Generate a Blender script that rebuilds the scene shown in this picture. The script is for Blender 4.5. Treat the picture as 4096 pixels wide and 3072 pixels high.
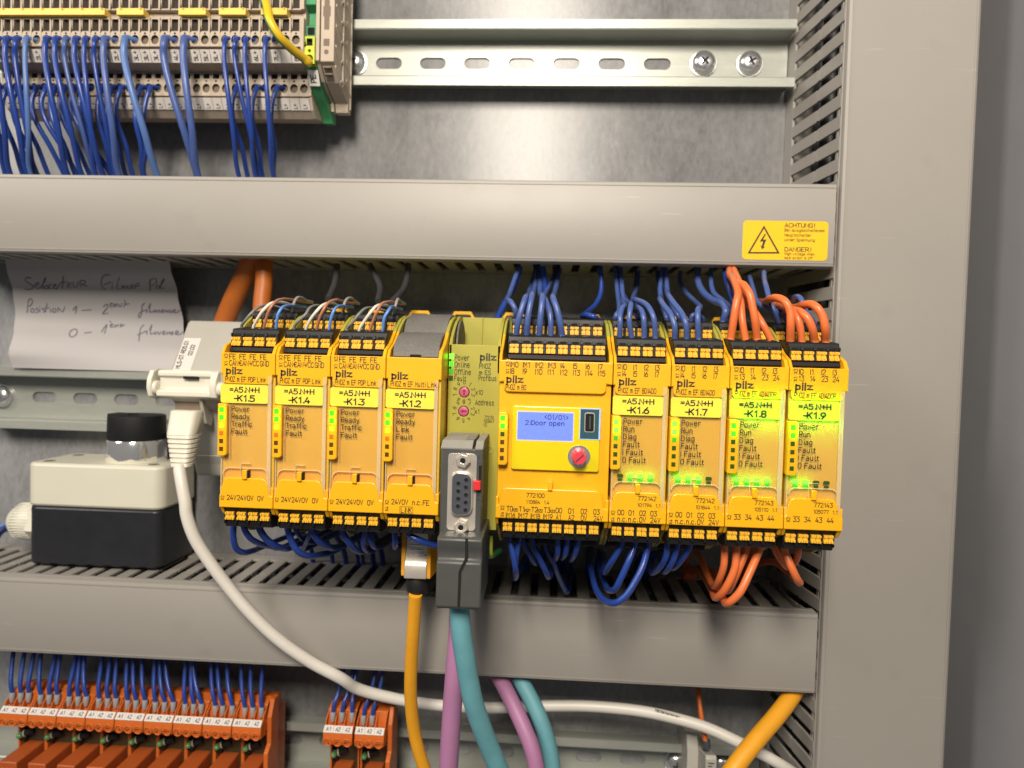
import bpy, math, random
from mathutils import Vector, Matrix
random.seed(7)
scene = bpy.context.scene
COL = scene.collection
for o in list(bpy.data.objects): bpy.data.objects.remove(o)
MM = 0.001
# ------------------------------------------------------------------ camera (solved from the photograph, mm)
F_PX = 2783.56; CX, CZ, CH = 133.19, 14.48, 395.4
_rx, _ry, _rz = 0.0361, 0.0556, 0.0265
def _rot(rx, ry, rz):
    return Matrix.Rotation(rz, 3, 'Z') @ Matrix.Rotation(rx, 3, 'X') @ Matrix.Rotation(ry, 3, 'Y')
CR = _rot(_rx, _ry, _rz)
cam_d = bpy.data.cameras.new('camera'); cam = bpy.data.objects.new('camera', cam_d); COL.objects.link(cam)
rgt = Vector((CR[0][0], CR[0][2], -CR[0][1])); dwn = Vector((CR[1][0], CR[1][2], -CR[1][1])); fwd = Vector((CR[2][0], CR[2][2], -CR[2][1]))
m = Matrix.Identity(4)
for i in range(3):
    m[i][0] = rgt[i]; m[i][1] = -dwn[i]; m[i][2] = -fwd[i]
m[0][3], m[1][3], m[2][3] = CX*MM, -CH*MM, CZ*MM
cam.matrix_world = m
cam_d.sensor_fit = 'HORIZONTAL'; cam_d.sensor_width = 36; cam_d.lens = 36*F_PX/4096
cam_d.clip_start = 0.01; cam_d.clip_end = 20
cam_d.dof.use_dof = True; cam_d.dof.focus_distance = 0.275; cam_d.dof.aperture_fstop = 11.0
scene.camera = cam
scene.render.resolution_x, scene.render.resolution_y = 1024, 768
# ------------------------------------------------------------------ light
w = bpy.data.worlds.new('World'); scene.world = w; w.use_nodes = True
bg = w.node_tree.nodes['Background']; bg.inputs[0].default_value = (0.95, 0.97, 1.0, 1); bg.inputs[1].default_value = 0.115
def area(name, loc, target, sx, sy, power, col):
    l = bpy.data.lights.new(name, 'AREA'); l.shape = 'RECTANGLE'; l.size = sx; l.size_y = sy; l.energy = power; l.color = col
    o = bpy.data.objects.new(name, l); COL.objects.link(o); o.location = loc
    o.rotation_euler = (Vector(target)-Vector(loc)).to_track_quat('-Z', 'Y').to_euler()
    return o
area('ceiling_lamp', (0.085, -0.74, 0.43), (0.10, 0, 0.02), 0.16, 0.26, 9.0, (1.0, 0.90, 0.76))
area('room_lamp', (-0.95, -0.80, 0.72), (0.05, 0, 0.0), 0.35, 0.5, 8.0, (1.0, 0.93, 0.84))
scene.view_settings.view_transform = 'Standard'
try: scene.view_settings.look = 'None'
except Exception: pass
scene.view_settings.exposure = 0.0; scene.view_settings.gamma = 1; scene.view_settings.use_curve_mapping = False
scene.render.engine = 'CYCLES'
scene.cycles.transparent_max_bounces = 12
# ------------------------------------------------------------------ photo pixel + depth -> point on the wall (mm)
ZN = {'1':(0,0,.63291),'2':(1300,0,.63291),'3':(2696,0,.63291),'4':(0,1000,.63291),'5':(1300,1000,.63291),'6':(2696,1000,.63291),'7':(0,2022,.63291),'8':(1300,2022,.63291),'9':(2696,2022,.63291),
      'A':(840,1150,.25316),'B':(1960,1150,.25316),'C':(840,1540,.422),'D':(1520,1220,.25316),'E':(2960,1120,.25316),'F':(2440,1840,.25316),'G':(1660,1700,.25316),'H':(1560,2060,.25316),
      'I':(0,1050,.36166),'J':(560,1400,.36166),'K':(0,2700,.22604),'L':(1250,2650,.2543),'M':(2650,2700,.27125),'N':(1050,0,.3014),'P':(2400,1040,.31646),'Q':(1900,2080,.40687),'R':(860,2080,.40687),'W':(0,1620,.42194)}
CRT = CR.transposed()
def at(n, x, y, h):
    a, b, s = ZN[n]
    d = CRT @ Vector(((a+x*s-2048)/F_PX, (b+y*s-1536)/F_PX, 1.0))
    t = (CH-h)/d[2]
    return (CX+t*d[0], h, CZ-t*d[1])
# ------------------------------------------------------------------ materials
def mat(name, col, rough=0.5, metal=0.0, scuff=0.0, var=0.06, vscale=120, bump=0.0, bscale=900, spec=0.5, coat=0.0, rvar=0.08, trans=0.0, dust=0.0):
    m = bpy.data.materials.new(name); m.use_nodes = True
    nt = m.node_tree; N = nt.nodes; L = nt.links; b = N['Principled BSDF']
    b.inputs['Roughness'].default_value = rough; b.inputs['Metallic'].default_value = metal
    b.inputs['Specular IOR Level'].default_value = spec; b.inputs['Coat Weight'].default_value = coat
    tc = N.new('ShaderNodeTexCoord')
    n1 = N.new('ShaderNodeTexNoise'); n1.inputs['Scale'].default_value = vscale; n1.inputs['Detail'].default_value = 5
    L.new(tc.outputs['Object'], n1.inputs['Vector'])
    mx = N.new('ShaderNodeMix'); mx.data_type = 'RGBA'
    mx.inputs[6].default_value = tuple(c*(1-var) for c in col)+(1,); mx.inputs[7].default_value = tuple(min(1, c*(1+var)) for c in col)+(1,)
    L.new(n1.outputs['Fac'], mx.inputs[0])
    out = mx.outputs[2]
    if dust > 0:
        n3 = N.new('ShaderNodeTexNoise'); n3.inputs['Scale'].default_value = 1500; n3.inputs['Detail'].default_value = 6; n3.inputs['Roughness'].default_value = .75
        L.new(tc.outputs['Object'], n3.inputs['Vector'])
        cr = N.new('ShaderNodeValToRGB'); cr.color_ramp.elements[0].position = .62-.2*dust; cr.color_ramp.elements[1].position = .80
        L.new(n3.outputs['Fac'], cr.inputs[0])
        m2 = N.new('ShaderNodeMix'); m2.data_type = 'RGBA'; m2.inputs[7].default_value = (.42, .38, .32, 1)
        ml = N.new('ShaderNodeMath'); ml.operation = 'MULTIPLY'; ml.inputs[1].default_value = dust
        L.new(cr.outputs[0], ml.inputs[0]); L.new(ml.outputs[0], m2.inputs[0]); L.new(out, m2.inputs[6]); out = m2.outputs[2]
    if scuff > 0:          # faint long rub marks and a few grey smudges
        mp = N.new('ShaderNodeMapping'); mp.inputs['Scale'].default_value = (26, 420, 420); mp.inputs['Rotation'].default_value = (0, .35, 0); L.new(tc.outputs['Object'], mp.inputs[0])
        n4 = N.new('ShaderNodeTexNoise'); n4.inputs['Scale'].default_value = 1; n4.inputs['Detail'].default_value = 2; L.new(mp.outputs[0], n4.inputs['Vector'])
        c4 = N.new('ShaderNodeValToRGB'); c4.color_ramp.elements[0].position = .715; c4.color_ramp.elements[1].position = .77; L.new(n4.outputs['Fac'], c4.inputs[0])
        m4 = N.new('ShaderNodeMath'); m4.operation = 'MULTIPLY'; m4.inputs[1].default_value = scuff; L.new(c4.outputs[0], m4.inputs[0])
        k4 = N.new('ShaderNodeMix'); k4.data_type = 'RGBA'; k4.inputs[7].default_value = tuple(min(1, c*1.7) for c in col)+(1,); L.new(m4.outputs[0], k4.inputs[0]); L.new(out, k4.inputs[6])
        n5 = N.new('ShaderNodeTexNoise'); n5.inputs['Scale'].default_value = 45; n5.inputs['Detail'].default_value = 6; n5.inputs['Roughness'].default_value = .7; L.new(tc.outputs['Object'], n5.inputs['Vector'])
        c5 = N.new('ShaderNodeValToRGB'); c5.color_ramp.elements[0].position = .58; c5.color_ramp.elements[1].position = .78; L.new(n5.outputs['Fac'], c5.inputs[0])
        m5 = N.new('ShaderNodeMath'); m5.operation = 'MULTIPLY'; m5.inputs[1].default_value = scuff*.55; L.new(c5.outputs[0], m5.inputs[0])
        k5 = N.new('ShaderNodeMix'); k5.data_type = 'RGBA'; k5.inputs[7].default_value = tuple(c*.55 for c in col)+(1,); L.new(m5.outputs[0], k5.inputs[0]); L.new(k4.outputs[2], k5.inputs[6]); out = k5.outputs[2]
    L.new(out, b.inputs['Base Color'])
    if rvar > 0:
        mr = N.new('ShaderNodeMapRange'); mr.inputs[3].default_value = max(.02, rough-rvar); mr.inputs[4].default_value = min(1, rough+rvar)
        L.new(n1.outputs['Fac'], mr.inputs[0]); L.new(mr.outputs[0], b.inputs['Roughness'])
    if bump > 0:
        n2 = N.new('ShaderNodeTexNoise'); n2.inputs['Scale'].default_value = bscale; n2.inputs['Detail'].default_value = 3
        L.new(tc.outputs['Object'], n2.inputs['Vector'])
        bp = N.new('ShaderNodeBump'); bp.inputs['Strength'].default_value = bump; bp.inputs['Distance'].default_value = .0004
        L.new(n2.outputs['Fac'], bp.inputs['Height']); L.new(bp.outputs[0], b.inputs['Normal'])
    if trans > 0:
        tr = N.new('ShaderNodeBsdfTranslucent'); tr.inputs[0].default_value = tuple(col)+(1,)
        ms = N.new('ShaderNodeMixShader'); ms.inputs[0].default_value = trans
        L.new(b.outputs[0], ms.inputs[1]); L.new(tr.outputs[0], ms.inputs[2]); L.new(ms.outputs[0], N['Material Output'].inputs[0])
    return m
def glow(name, col, strength):
    m = bpy.data.materials.new(name); m.use_nodes = True; nt = m.node_tree; b = nt.nodes['Principled BSDF']
    b.inputs['Base Color'].default_value = tuple(c*.3 for c in col)+(1,)
    tc = nt.nodes.new('ShaderNodeTexCoord'); n = nt.nodes.new('ShaderNodeTexNoise'); n.inputs['Scale'].default_value = 900
    mr = nt.nodes.new('ShaderNodeMapRange'); mr.inputs[3].default_value = strength*.75; mr.inputs[4].default_value = strength*1.25
    nt.links.new(tc.outputs['Object'], n.inputs['Vector']); nt.links.new(n.outputs['Fac'], mr.inputs[0])
    b.inputs['Emission Color'].default_value = tuple(col)+(1,); nt.links.new(mr.outputs[0], b.inputs['Emission Strength'])
    return m
def clear(name, tint, fac, rough=0.12):
    m = bpy.data.materials.new(name); m.use_nodes = True; nt = m.node_tree; N = nt.nodes; L = nt.links
    b = N['Principled BSDF']; b.inputs['Base Color'].default_value = (.82, .70, .44, 1); b.inputs['Roughness'].default_value = rough
    t = N.new('ShaderNodeBsdfTransparent'); t.inputs[0].default_value = tuple(tint)+(1,)
    fr = N.new('ShaderNodeLayerWeight'); fr.inputs[0].default_value = .25
    mr = N.new('ShaderNodeMapRange'); mr.inputs[3].default_value = fac; mr.inputs[4].default_value = min(1, fac+.55)
    ms = N.new('ShaderNodeMixShader')
    L.new(fr.outputs['Facing'], mr.inputs[0]); L.new(mr.outputs[0], ms.inputs[0]); L.new(t.outputs[0], ms.inputs[1]); L.new(b.outputs[0], ms.inputs[2])
    L.new(ms.outputs[0], N['Material Output'].inputs[0])
    return m
AROT = .25
def steel(name, col, r0, r1, stretch=(1, 1, 1), spangle=0.25, scale=90, aniso=0.0, bump=.05, metal=1.0, flake=0.0):
    m = bpy.data.materials.new(name); m.use_nodes = True; nt = m.node_tree; N = nt.nodes; L = nt.links; b = N['Principled BSDF']
    b.inputs['Metallic'].default_value = metal
    tc = N.new('ShaderNodeTexCoord'); mp = N.new('ShaderNodeMapping'); mp.inputs['Scale'].default_value = stretch
    L.new(tc.outputs['Object'], mp.inputs[0])
    n1 = N.new('ShaderNodeTexNoise'); n1.inputs['Scale'].default_value = scale; n1.inputs['Detail'].default_value = 8; n1.inputs['Roughness'].default_value = .7
    n2 = N.new('ShaderNodeTexNoise'); n2.inputs['Scale'].default_value = scale*.12; n2.inputs['Detail'].default_value = 4
    n3 = N.new('ShaderNodeTexNoise'); n3.inputs['Scale'].default_value = scale*9; n3.inputs['Detail'].default_value = 4; n3.inputs['Roughness'].default_value = .8
    for n in (n1, n2, n3): L.new(mp.outputs[0], n.inputs['Vector'])
    a = N.new('ShaderNodeMath'); a.operation = 'ADD'; L.new(n1.outputs['Fac'], a.inputs[0]); L.new(n2.outputs['Fac'], a.inputs[1])
    a2 = N.new('ShaderNodeMath'); a2.operation = 'MULTIPLY_ADD'; a2.inputs[1].default_value = .8; L.new(n3.outputs['Fac'], a2.inputs[0]); L.new(a.outputs[0], a2.inputs[2])
    if flake:              # crystalline zinc spangle
        vo = N.new('ShaderNodeTexVoronoi'); vo.inputs['Scale'].default_value = scale*1.8; L.new(mp.outputs[0], vo.inputs['Vector'])
        sp = N.new('ShaderNodeSeparateColor'); L.new(vo.outputs['Color'], sp.inputs[0])
        a3 = N.new('ShaderNodeMath'); a3.operation = 'MULTIPLY_ADD'; a3.inputs[1].default_value = flake; L.new(sp.outputs[0], a3.inputs[0]); L.new(a2.outputs[0], a3.inputs[2])
        a4 = N.new('ShaderNodeMath'); a4.operation = 'ADD'; a4.inputs[1].default_value = -flake/2; L.new(a3.outputs[0], a4.inputs[0]); a2 = a4
    mr0 = N.new('ShaderNodeMapRange'); mr0.inputs[1].default_value = .95; mr0.inputs[2].default_value = 1.85; L.new(a2.outputs[0], mr0.inputs[0])
    mx = N.new('ShaderNodeMix'); mx.data_type = 'RGBA'
    mx.inputs[6].default_value = tuple(c*(1-spangle) for c in col)+(1,); mx.inputs[7].default_value = tuple(min(1, c*(1+spangle)) for c in col)+(1,)
    L.new(mr0.outputs[0], mx.inputs[0]); L.new(mx.outputs[2], b.inputs['Base Color'])
    mr = N.new('ShaderNodeMapRange'); mr.inputs[3].default_value = r0; mr.inputs[4].default_value = r1
    L.new(mr0.outputs[0], mr.inputs[0]); L.new(mr.outputs[0], b.inputs['Roughness'])
    if aniso:
        tg = N.new('ShaderNodeTangent'); tg.direction_type = 'RADIAL'; tg.axis = 'Z'
        b.inputs['Anisotropic'].default_value = aniso; b.inputs['Anisotropic Rotation'].default_value = AROT; L.new(tg.outputs[0], b.inputs['Tangent'])
    bp = N.new('ShaderNodeBump'); bp.inputs['Strength'].default_value = bump; bp.inputs['Distance'].default_value = .0005
    L.new(a2.outputs[0], bp.inputs['Height']); L.new(bp.outputs[0], b.inputs['Normal'])
    return m
X = {}
X['duct'] = mat('duct_grey_plastic', (.298, .280, .257), .44, var=.045, vscale=22, bump=.06, bscale=2200, rvar=.07, dust=.02, scuff=.35)
X['galv'] = steel('galvanised_sheet', (.225, .226, .232), .34, .43, (1, 1, .5), .42, 330, .96, .04, .17, .13)
X['rail'] = steel('zinc_plated_rail', (.36, .375, .34), .34, .46, (.12, 1, 1), .16, 120, 0, .03, .32)
X['screw'] = steel('polished_screw', (.72, .72, .74), .17, .28, (1, 1, 1), .08, 300, 0, .02, .88)
X['wall'] = mat('grey_cabinet_paint', (.29, .29, .31), .42, var=.04, vscale=60, bump=.15, bscale=1500)
X['yellow'] = mat('signal_yellow_plastic', (.80, .405, .006), .38, var=.04, vscale=90, bump=.05, bscale=1800)
X['amber'] = mat('amber_inner_panel', (.67, .425, .042), .42, var=.10, vscale=28, coat=.4)
X['olive'] = mat('olive_green_plastic', (.375, .345, .05), .45, var=.05, vscale=80, bump=.05, bscale=1800)
X['black'] = mat('black_plug_plastic', (.010, .010, .011), .5, var=.2, vscale=200, bump=.08, dust=.07, spec=.35)
X['void'] = mat('dark_opening', (.004, .004, .004), .9, var=.05)
X['lever'] = mat('yellow_release_lever', (.80, .45, .035), .34, var=.05, vscale=300)
X['label'] = mat('yellow_label_film', (.82, .66, .06), .40, var=.03, vscale=60)
X['labelglow'] = mat('thin_yellow_label_film', (.86, .72, .07), .40, var=.03, vscale=60, trans=.38)
X['ink'] = mat('black_ink', (.022, .022, .016), .6, var=.1)
X['print'] = mat('grey_print', (.030, .026, .010), .6, var=.1)
X['oprint'] = mat('olive_print', (.040, .038, .015), .6, var=.1)
X['cover'] = clear('clear_cover_plastic', (1, .96, .84), .06, .14)
X['rim'] = clear('clear_cover_rim', (1, .96, .90), .42, .10)
X['lcdpanel'] = mat('lemon_translucent_panel', (.70, .56, .01), .18, var=.03, vscale=60)
X['lcd'] = glow('backlit_display', (.17, .26, .88), .95)
X['lcdink'] = mat('display_segments', (.015, .02, .20), .5)
X['cyan'] = glow('usb_painted_glow', (.02, .10, .13), .5)  # glow put into the teal of the port face, which is no lamp
X['ice'] = glow('usb_rim_painted_glow', (.45, .62, .95), .8)  # bright port edges painted as emission, no light source there
X['gled'] = glow('green_led_lit', (.06, .95, .015), 1.3)
X['gled2'] = glow('green_led_bright', (.07, 1.0, .02), 5.5)
X['gdim'] = glow('green_led_dim', (.05, .60, .01), .6)
X['yled'] = glow('yellow_led_lit', (1.0, .62, .01), 1.8)
X['oled'] = glow('orange_led_dim', (.9, .22, .0), .5)
X['dled'] = mat('led_off_dark', (.10, .045, .01), .25)
X['dgled'] = mat('led_off_green', (.035, .075, .012), .25)
X['beige'] = mat('beige_terminal_plastic', (.44, .365, .285), .5, var=.05, vscale=100, bump=.05)
X['beigein'] = mat('terminal_funnel_shadow_plastic', (.16, .125, .09), .7, var=.1)  # shade of the deep holes put into a darker beige
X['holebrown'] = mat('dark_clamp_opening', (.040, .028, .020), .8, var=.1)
X['tag'] = mat('white_marker_tag', (.62, .58, .55), .45, var=.03)
X['jumper'] = mat('yellow_jumper_plastic', (.80, .56, .10), .4, var=.05)
X['green'] = mat('green_earth_plastic', (.045, .26, .105), .4, var=.06)
X['gy'] = mat('lime_yellow_plastic', (.50, .55, .03), .4, var=.05)
X['blue'] = mat('blue_wire_pvc', (.017, .050, .265), .30, var=.10, vscale=220, bump=.10, bscale=700, dust=.10)
X['bluep'] = mat('pale_blue_wire_pvc', (.085, .165, .41), .38, var=.08, vscale=200, bump=.08, dust=.1)
X['blued'] = mat('dusty_blue_wire_pvc', (.060, .105, .31), .36, var=.12, vscale=260, bump=.12, bscale=800, dust=.30)
X['sky'] = mat('light_blue_wire_pvc', (.10, .26, .66), .35, var=.06, vscale=200)
X['orange'] = mat('orange_wire_pvc', (.70, .165, .045), .36, var=.08, vscale=240, bump=.1, bscale=800, dust=.18)
X['dorange'] = mat('orange_cable_sheath', (.40, .105, .012), .5, var=.08, vscale=200, bump=.1)
X['brown'] = mat('brown_wire_pvc', (.42, .17, .09), .4, var=.06)
X['white'] = mat('white_wire_pvc', (.70, .68, .58), .4, var=.05)
X['grey'] = mat('grey_wire_pvc', (.19, .19, .18), .42, var=.07)
X['dgrey'] = mat('dark_grey_cable', (.035, .035, .04), .45, var=.1)
X['cablew'] = mat('white_cable_sheath', (.66, .63, .58), .42, var=.04, vscale=120, bump=.05)
X['plugw'] = mat('cream_plug_boot', (.66, .63, .54), .42, var=.03, vscale=120)
X['coupler'] = mat('pale_grey_coupler', (.40, .385, .345), .42, var=.03)
X['couplerw'] = mat('off_white_coupler_collar', (.68, .66, .57), .38, var=.03)
X['teal'] = mat('teal_cable_sheath', (.115, .31, .36), .55, var=.16, vscale=130, bump=.45, bscale=160, dust=.06)
X['purple'] = mat('purple_cable_sheath', (.37, .165, .31), .5, var=.05, vscale=160, bump=.08, bscale=500)
X['ycable'] = mat('yellow_cable_sheath', (.74, .335, .015), .45, var=.13, vscale=110, bump=.2, bscale=500, dust=.1)
X['dsub'] = mat('dark_grey_connector_hood', (.062, .064, .062), .42, var=.06, vscale=200, bump=.12, bscale=2200)
X['dsubtop'] = mat('dusty_grey_connector_lid', (.27, .26, .235), .7, var=.1, vscale=200, bump=.15, dust=.5)
X['nickel'] = steel('nickel_plated_shell', (.62, .57, .51), .24, .36, (1, 1, 1), .06, 200, 0, .02, .6)
X['chrome'] = steel('chromed_ring', (.86, .86, .88), .08, .16, (1, 1, 1), .02, 200, 0, .0, .85)
X['slate'] = mat('slate_insulator', (.055, .06, .075), .4, var=.05)
X['red'] = mat('red_plastic', (.62, .03, .035), .35, var=.05)
X['redknob'] = mat('pinkish_red_plastic', (.66, .045, .075), .35, var=.05)
X['pink'] = mat('pink_rotary_plastic', (.56, .10, .20), .4, var=.05)
X['pinkd'] = mat('dark_pink_arrow', (.16, .025, .05), .5, var=.05)
X['boxw'] = mat('cream_box_lid', (.62, .60, .50), .40, var=.03, vscale=60, bump=.05, bscale=1600)
X['knob'] = mat('matt_black_knob', (.008, .008, .009), .6, var=.1, spec=.3)
X['boxb'] = mat('black_box_base', (.016, .017, .021), .38, var=.15, vscale=120, bump=.06, dust=.10)
X['paper'] = mat('white_note_paper', (.45, .43, .435), .85, var=.03, vscale=40, bump=.08, bscale=300)
X['pencil'] = mat('pencil_strokes', (.17, .155, .20), .6, var=.2, vscale=900)
X['relay'] = mat('orange_relay_plastic', (.56, .125, .018), .42, var=.06, vscale=90, bump=.05)
X['relayd'] = mat('brick_orange_relay_case', (.40, .085, .018), .42, var=.06, vscale=90)
X['pcb'] = mat('dark_circuit_board', (.045, .043, .018), .4, var=.2)
X['led5'] = mat('green_tinted_led', (.10, .24, .09), .2, var=.1)
X['sticker'] = mat('yellow_warning_film', (.85, .50, .012), .35, var=.03)
X['dustcap'] = mat('dusty_grey_blank', (.125, .12, .11), .7, var=.12, vscale=160, bump=.1, dust=.55)
X['ferrule'] = mat('grey_ferrule', (.30, .285, .285), .5, var=.05)
X['gold'] = steel('brass_contact', (.55, .40, .20), .2, .35, (1, 1, 1), .1, 300, 0, .02)
X['bprint'] = mat('faint_cable_print', (.05, .05, .05), .6, var=.1)
# ------------------------------------------------------------------ mesh builder (mm, x right, h out of the wall, z up)
# single stroke lettering (like the engraved and printed marks on the modules): glyphs on a 4 x 6 grid
GL = {'0':'1,6 .3,5.2 0,4 0,2 .3,.8 1,0 3,0 3.7,.8 4,2 4,4 3.7,5.2 3,6 1,6','1':'.8,4.6 2.3,6 2.3,0','2':'0,4.9 .5,5.7 1.4,6 2.7,6 3.6,5.5 3.9,4.6 3.6,3.5 0,0 4,0','3':'0,6 4,6 1.8,3.6 3,3.5 3.8,2.8 4,1.8 3.6,.6 2.6,0 1,0 0,.5','4':'2.2,6 0,1.6 4,1.6|3,3.2 3,0','5':'3.8,6 .4,6 .2,3.4 1.4,3.9 2.8,3.8 3.7,3 4,1.9 3.6,.7 2.6,0 1,0 0,.5',
'6':'3,6 1.2,4 .2,2.6 0,1.7 .4,.6 1.4,0 2.7,0 3.6,.6 4,1.8 3.6,3 2.7,3.6 1.3,3.5 .2,2.5','7':'0,6 4,6 1.6,0','8':'1.2,3.2 .3,4 .2,5 1,6 3,6 3.8,5 3.7,4 2.8,3.2 1.2,3.2 .2,2.4 0,1.4 .8,0 3.2,0 4,1.4 3.8,2.4 2.8,3.2','9':'1,0 2.8,2 3.8,3.4 4,4.3 3.6,5.4 2.6,6 1.3,6 .4,5.4 0,4.2 .4,3 1.3,2.4 2.7,2.5 3.8,3.5',
'A':'0,0 2,6 4,0|.7,2 3.3,2','B':'0,0 0,6 2.6,6 3.6,5.4 3.7,4.2 2.8,3.2 0,3.2|2.8,3.2 4,2.3 4,1 3,0 0,0','C':'4,5 3.2,5.8 2.4,6 1.4,6 .4,5.2 0,4 0,2 .4,.8 1.4,0 2.4,0 3.2,.2 4,1','D':'0,0 0,6 2.2,6 3.5,5.2 4,3.8 4,2.2 3.5,.8 2.2,0 0,0','E':'4,6 0,6 0,0 4,0|0,3.1 3,3.1','F':'4,6 0,6 0,0|0,3.1 3,3.1','G':'4,5 3.2,5.8 2.4,6 1.4,6 .4,5.2 0,4 0,2 .4,.8 1.4,0 2.6,0 3.6,.4 4,1 4,2.7 2.4,2.7',
'H':'0,0 0,6|4,0 4,6|0,3.1 4,3.1','I':'2,0 2,6','K':'0,0 0,6|4,6 0,2.4|1.3,3.6 4,0','L':'0,6 0,0 3.8,0','M':'0,0 0,6 2,2.6 4,6 4,0','N':'0,0 0,6 4,0 4,6','O':'1,6 .3,5.2 0,4 0,2 .3,.8 1,0 3,0 3.7,.8 4,2 4,4 3.7,5.2 3,6 1,6','P':'0,0 0,6 2.8,6 3.7,5.4 4,4.4 3.7,3.4 2.8,2.8 0,2.8','R':'0,0 0,6 2.8,6 3.7,5.4 4,4.4 3.7,3.4 2.8,2.8 0,2.8|2,2.8 4,0','S':'3.8,5.2 3,5.8 1.2,6 .3,5.3 .2,4.2 .9,3.4 3.1,2.7 3.9,1.9 3.8,.8 3,.1 1,0 0,.7',
'T':'0,6 4,6|2,6 2,0','U':'0,6 0,1.6 .6,.4 1.6,0 2.4,0 3.4,.4 4,1.6 4,6','V':'0,6 2,0 4,6','W':'0,6 1,0 2,4 3,0 4,6','X':'0,0 4,6|0,6 4,0','Z':'0,6 4,6 0,0 4,0',
'a':'.4,3.8 1.2,4.3 2.6,4.3 3.4,3.6 3.4,0|3.4,2.6 1.2,2.4 .2,1.8 .2,.6 1,0 2.4,.1 3.4,1','b':'.2,6 .2,0 2.4,0 3.4,.8 3.6,2.2 3.4,3.5 2.4,4.3 1.2,4.2 .2,3.4','c':'3.4,3.6 2.6,4.3 1.2,4.3 .3,3.4 .2,2 .4,.8 1.3,0 2.6,0 3.4,.7','d':'3.4,6 3.4,0 1.2,0 .3,.8 .1,2.2 .3,3.5 1.2,4.3 2.4,4.2 3.4,3.4','e':'.2,2.2 3.6,2.2 3.5,3.3 2.7,4.3 1.1,4.3 .3,3.4 .1,2 .4,.8 1.3,0 2.7,0 3.4,.6','f':'3,5.8 2,6 1.4,5.4 1.3,0|.3,4.2 2.8,4.2','g':'3.4,4.3 3.4,-.8 2.8,-1.6 1.2,-1.7 .4,-1.3|3.4,.6 2.4,0 1.2,0 .3,.8 .1,2.2 .3,3.5 1.2,4.3 2.4,4.2 3.4,3.4','h':'.2,6 .2,0|.2,3.2 1.2,4.2 2.4,4.3 3.3,3.5 3.4,0','i':'1.6,4.2 1.6,0|1.6,5.6 1.6,6.1','k':'.2,6 .2,0|3.4,4.2 .2,1.6|1.4,2.6 3.5,0','l':'1.2,6 1.2,.8 1.8,0 2.5,0','m':'0,0 0,4.3|0,3.4 .8,4.3 1.6,4.2 2,3.4 2,0|2,3.4 2.8,4.3 3.6,4.2 4,3.4 4,0','n':'.2,0 .2,4.3|.2,3.2 1.2,4.2 2.4,4.3 3.3,3.5 3.4,0','o':'1.2,4.3 .3,3.5 .1,2.2 .3,.8 1.2,0 2.6,0 3.4,.8 3.6,2.2 3.4,3.5 2.6,4.3 1.2,4.3','p':'.2,-1.8 .2,4.3|.2,.8 1.2,0 2.4,0 3.4,.8 3.6,2.2 3.4,3.5 2.4,4.3 1.2,4.2 .2,3.4','r':'.5,0 .5,4.3|.5,3 1.3,4.1 2.4,4.3 3,4.1','s':'3.3,3.7 2.4,4.3 1,4.3 .4,3.7 .6,2.7 2.8,1.8 3.4,1.2 3.2,.4 2.4,0 1,0 .2,.6','t':'1.3,5.6 1.3,.8 1.9,0 2.8,.1|.3,4.2 2.8,4.2','u':'.2,4.3 .3,.8 1.2,0 2.3,0 3.4,1|3.4,4.3 3.4,0','v':'.2,4.3 1.8,0 3.5,4.3','w':'0,4.3 1,0 2,3.4 3,0 4,4.3','x':'.2,0 3.4,4.3|.2,4.3 3.4,0','y':'.2,4.3 1.9,.2|3.5,4.3 1.3,-1.7 .4,-1.7','z':'.3,4.3 3.4,4.3 .2,0 3.5,0',
'=':'.3,3.9 3.7,3.9|.3,2.1 3.7,2.1','+':'2,.9 2,5.1|0,3 4,3','-':'.6,2.6 3.2,2.6','.':'1,.1 1,.8','!':'1.5,6 1.5,1.8|1.5,0 1.5,.4',':':'1.4,.3 1.4,1.1|1.4,3.2 1.4,4','/':'.2,-.4 3.6,6.2','<':'3.4,5.4 .6,3 3.4,.6','>':'.6,5.4 3.4,3 .6,.6'}
ADV = {'1':4.2,'I':2.6,'i':2.9,'l':3.1,'.':2.2,':':2.8,'!':3.0,' ':3.4,'-':4.0,'t':3.9,'f':3.8,'r':3.9,'M':5.6,'W':5.8,'m':5.6,'w':5.6}
LSB = {'I':-.7,'1':0,'.':0}
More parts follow.
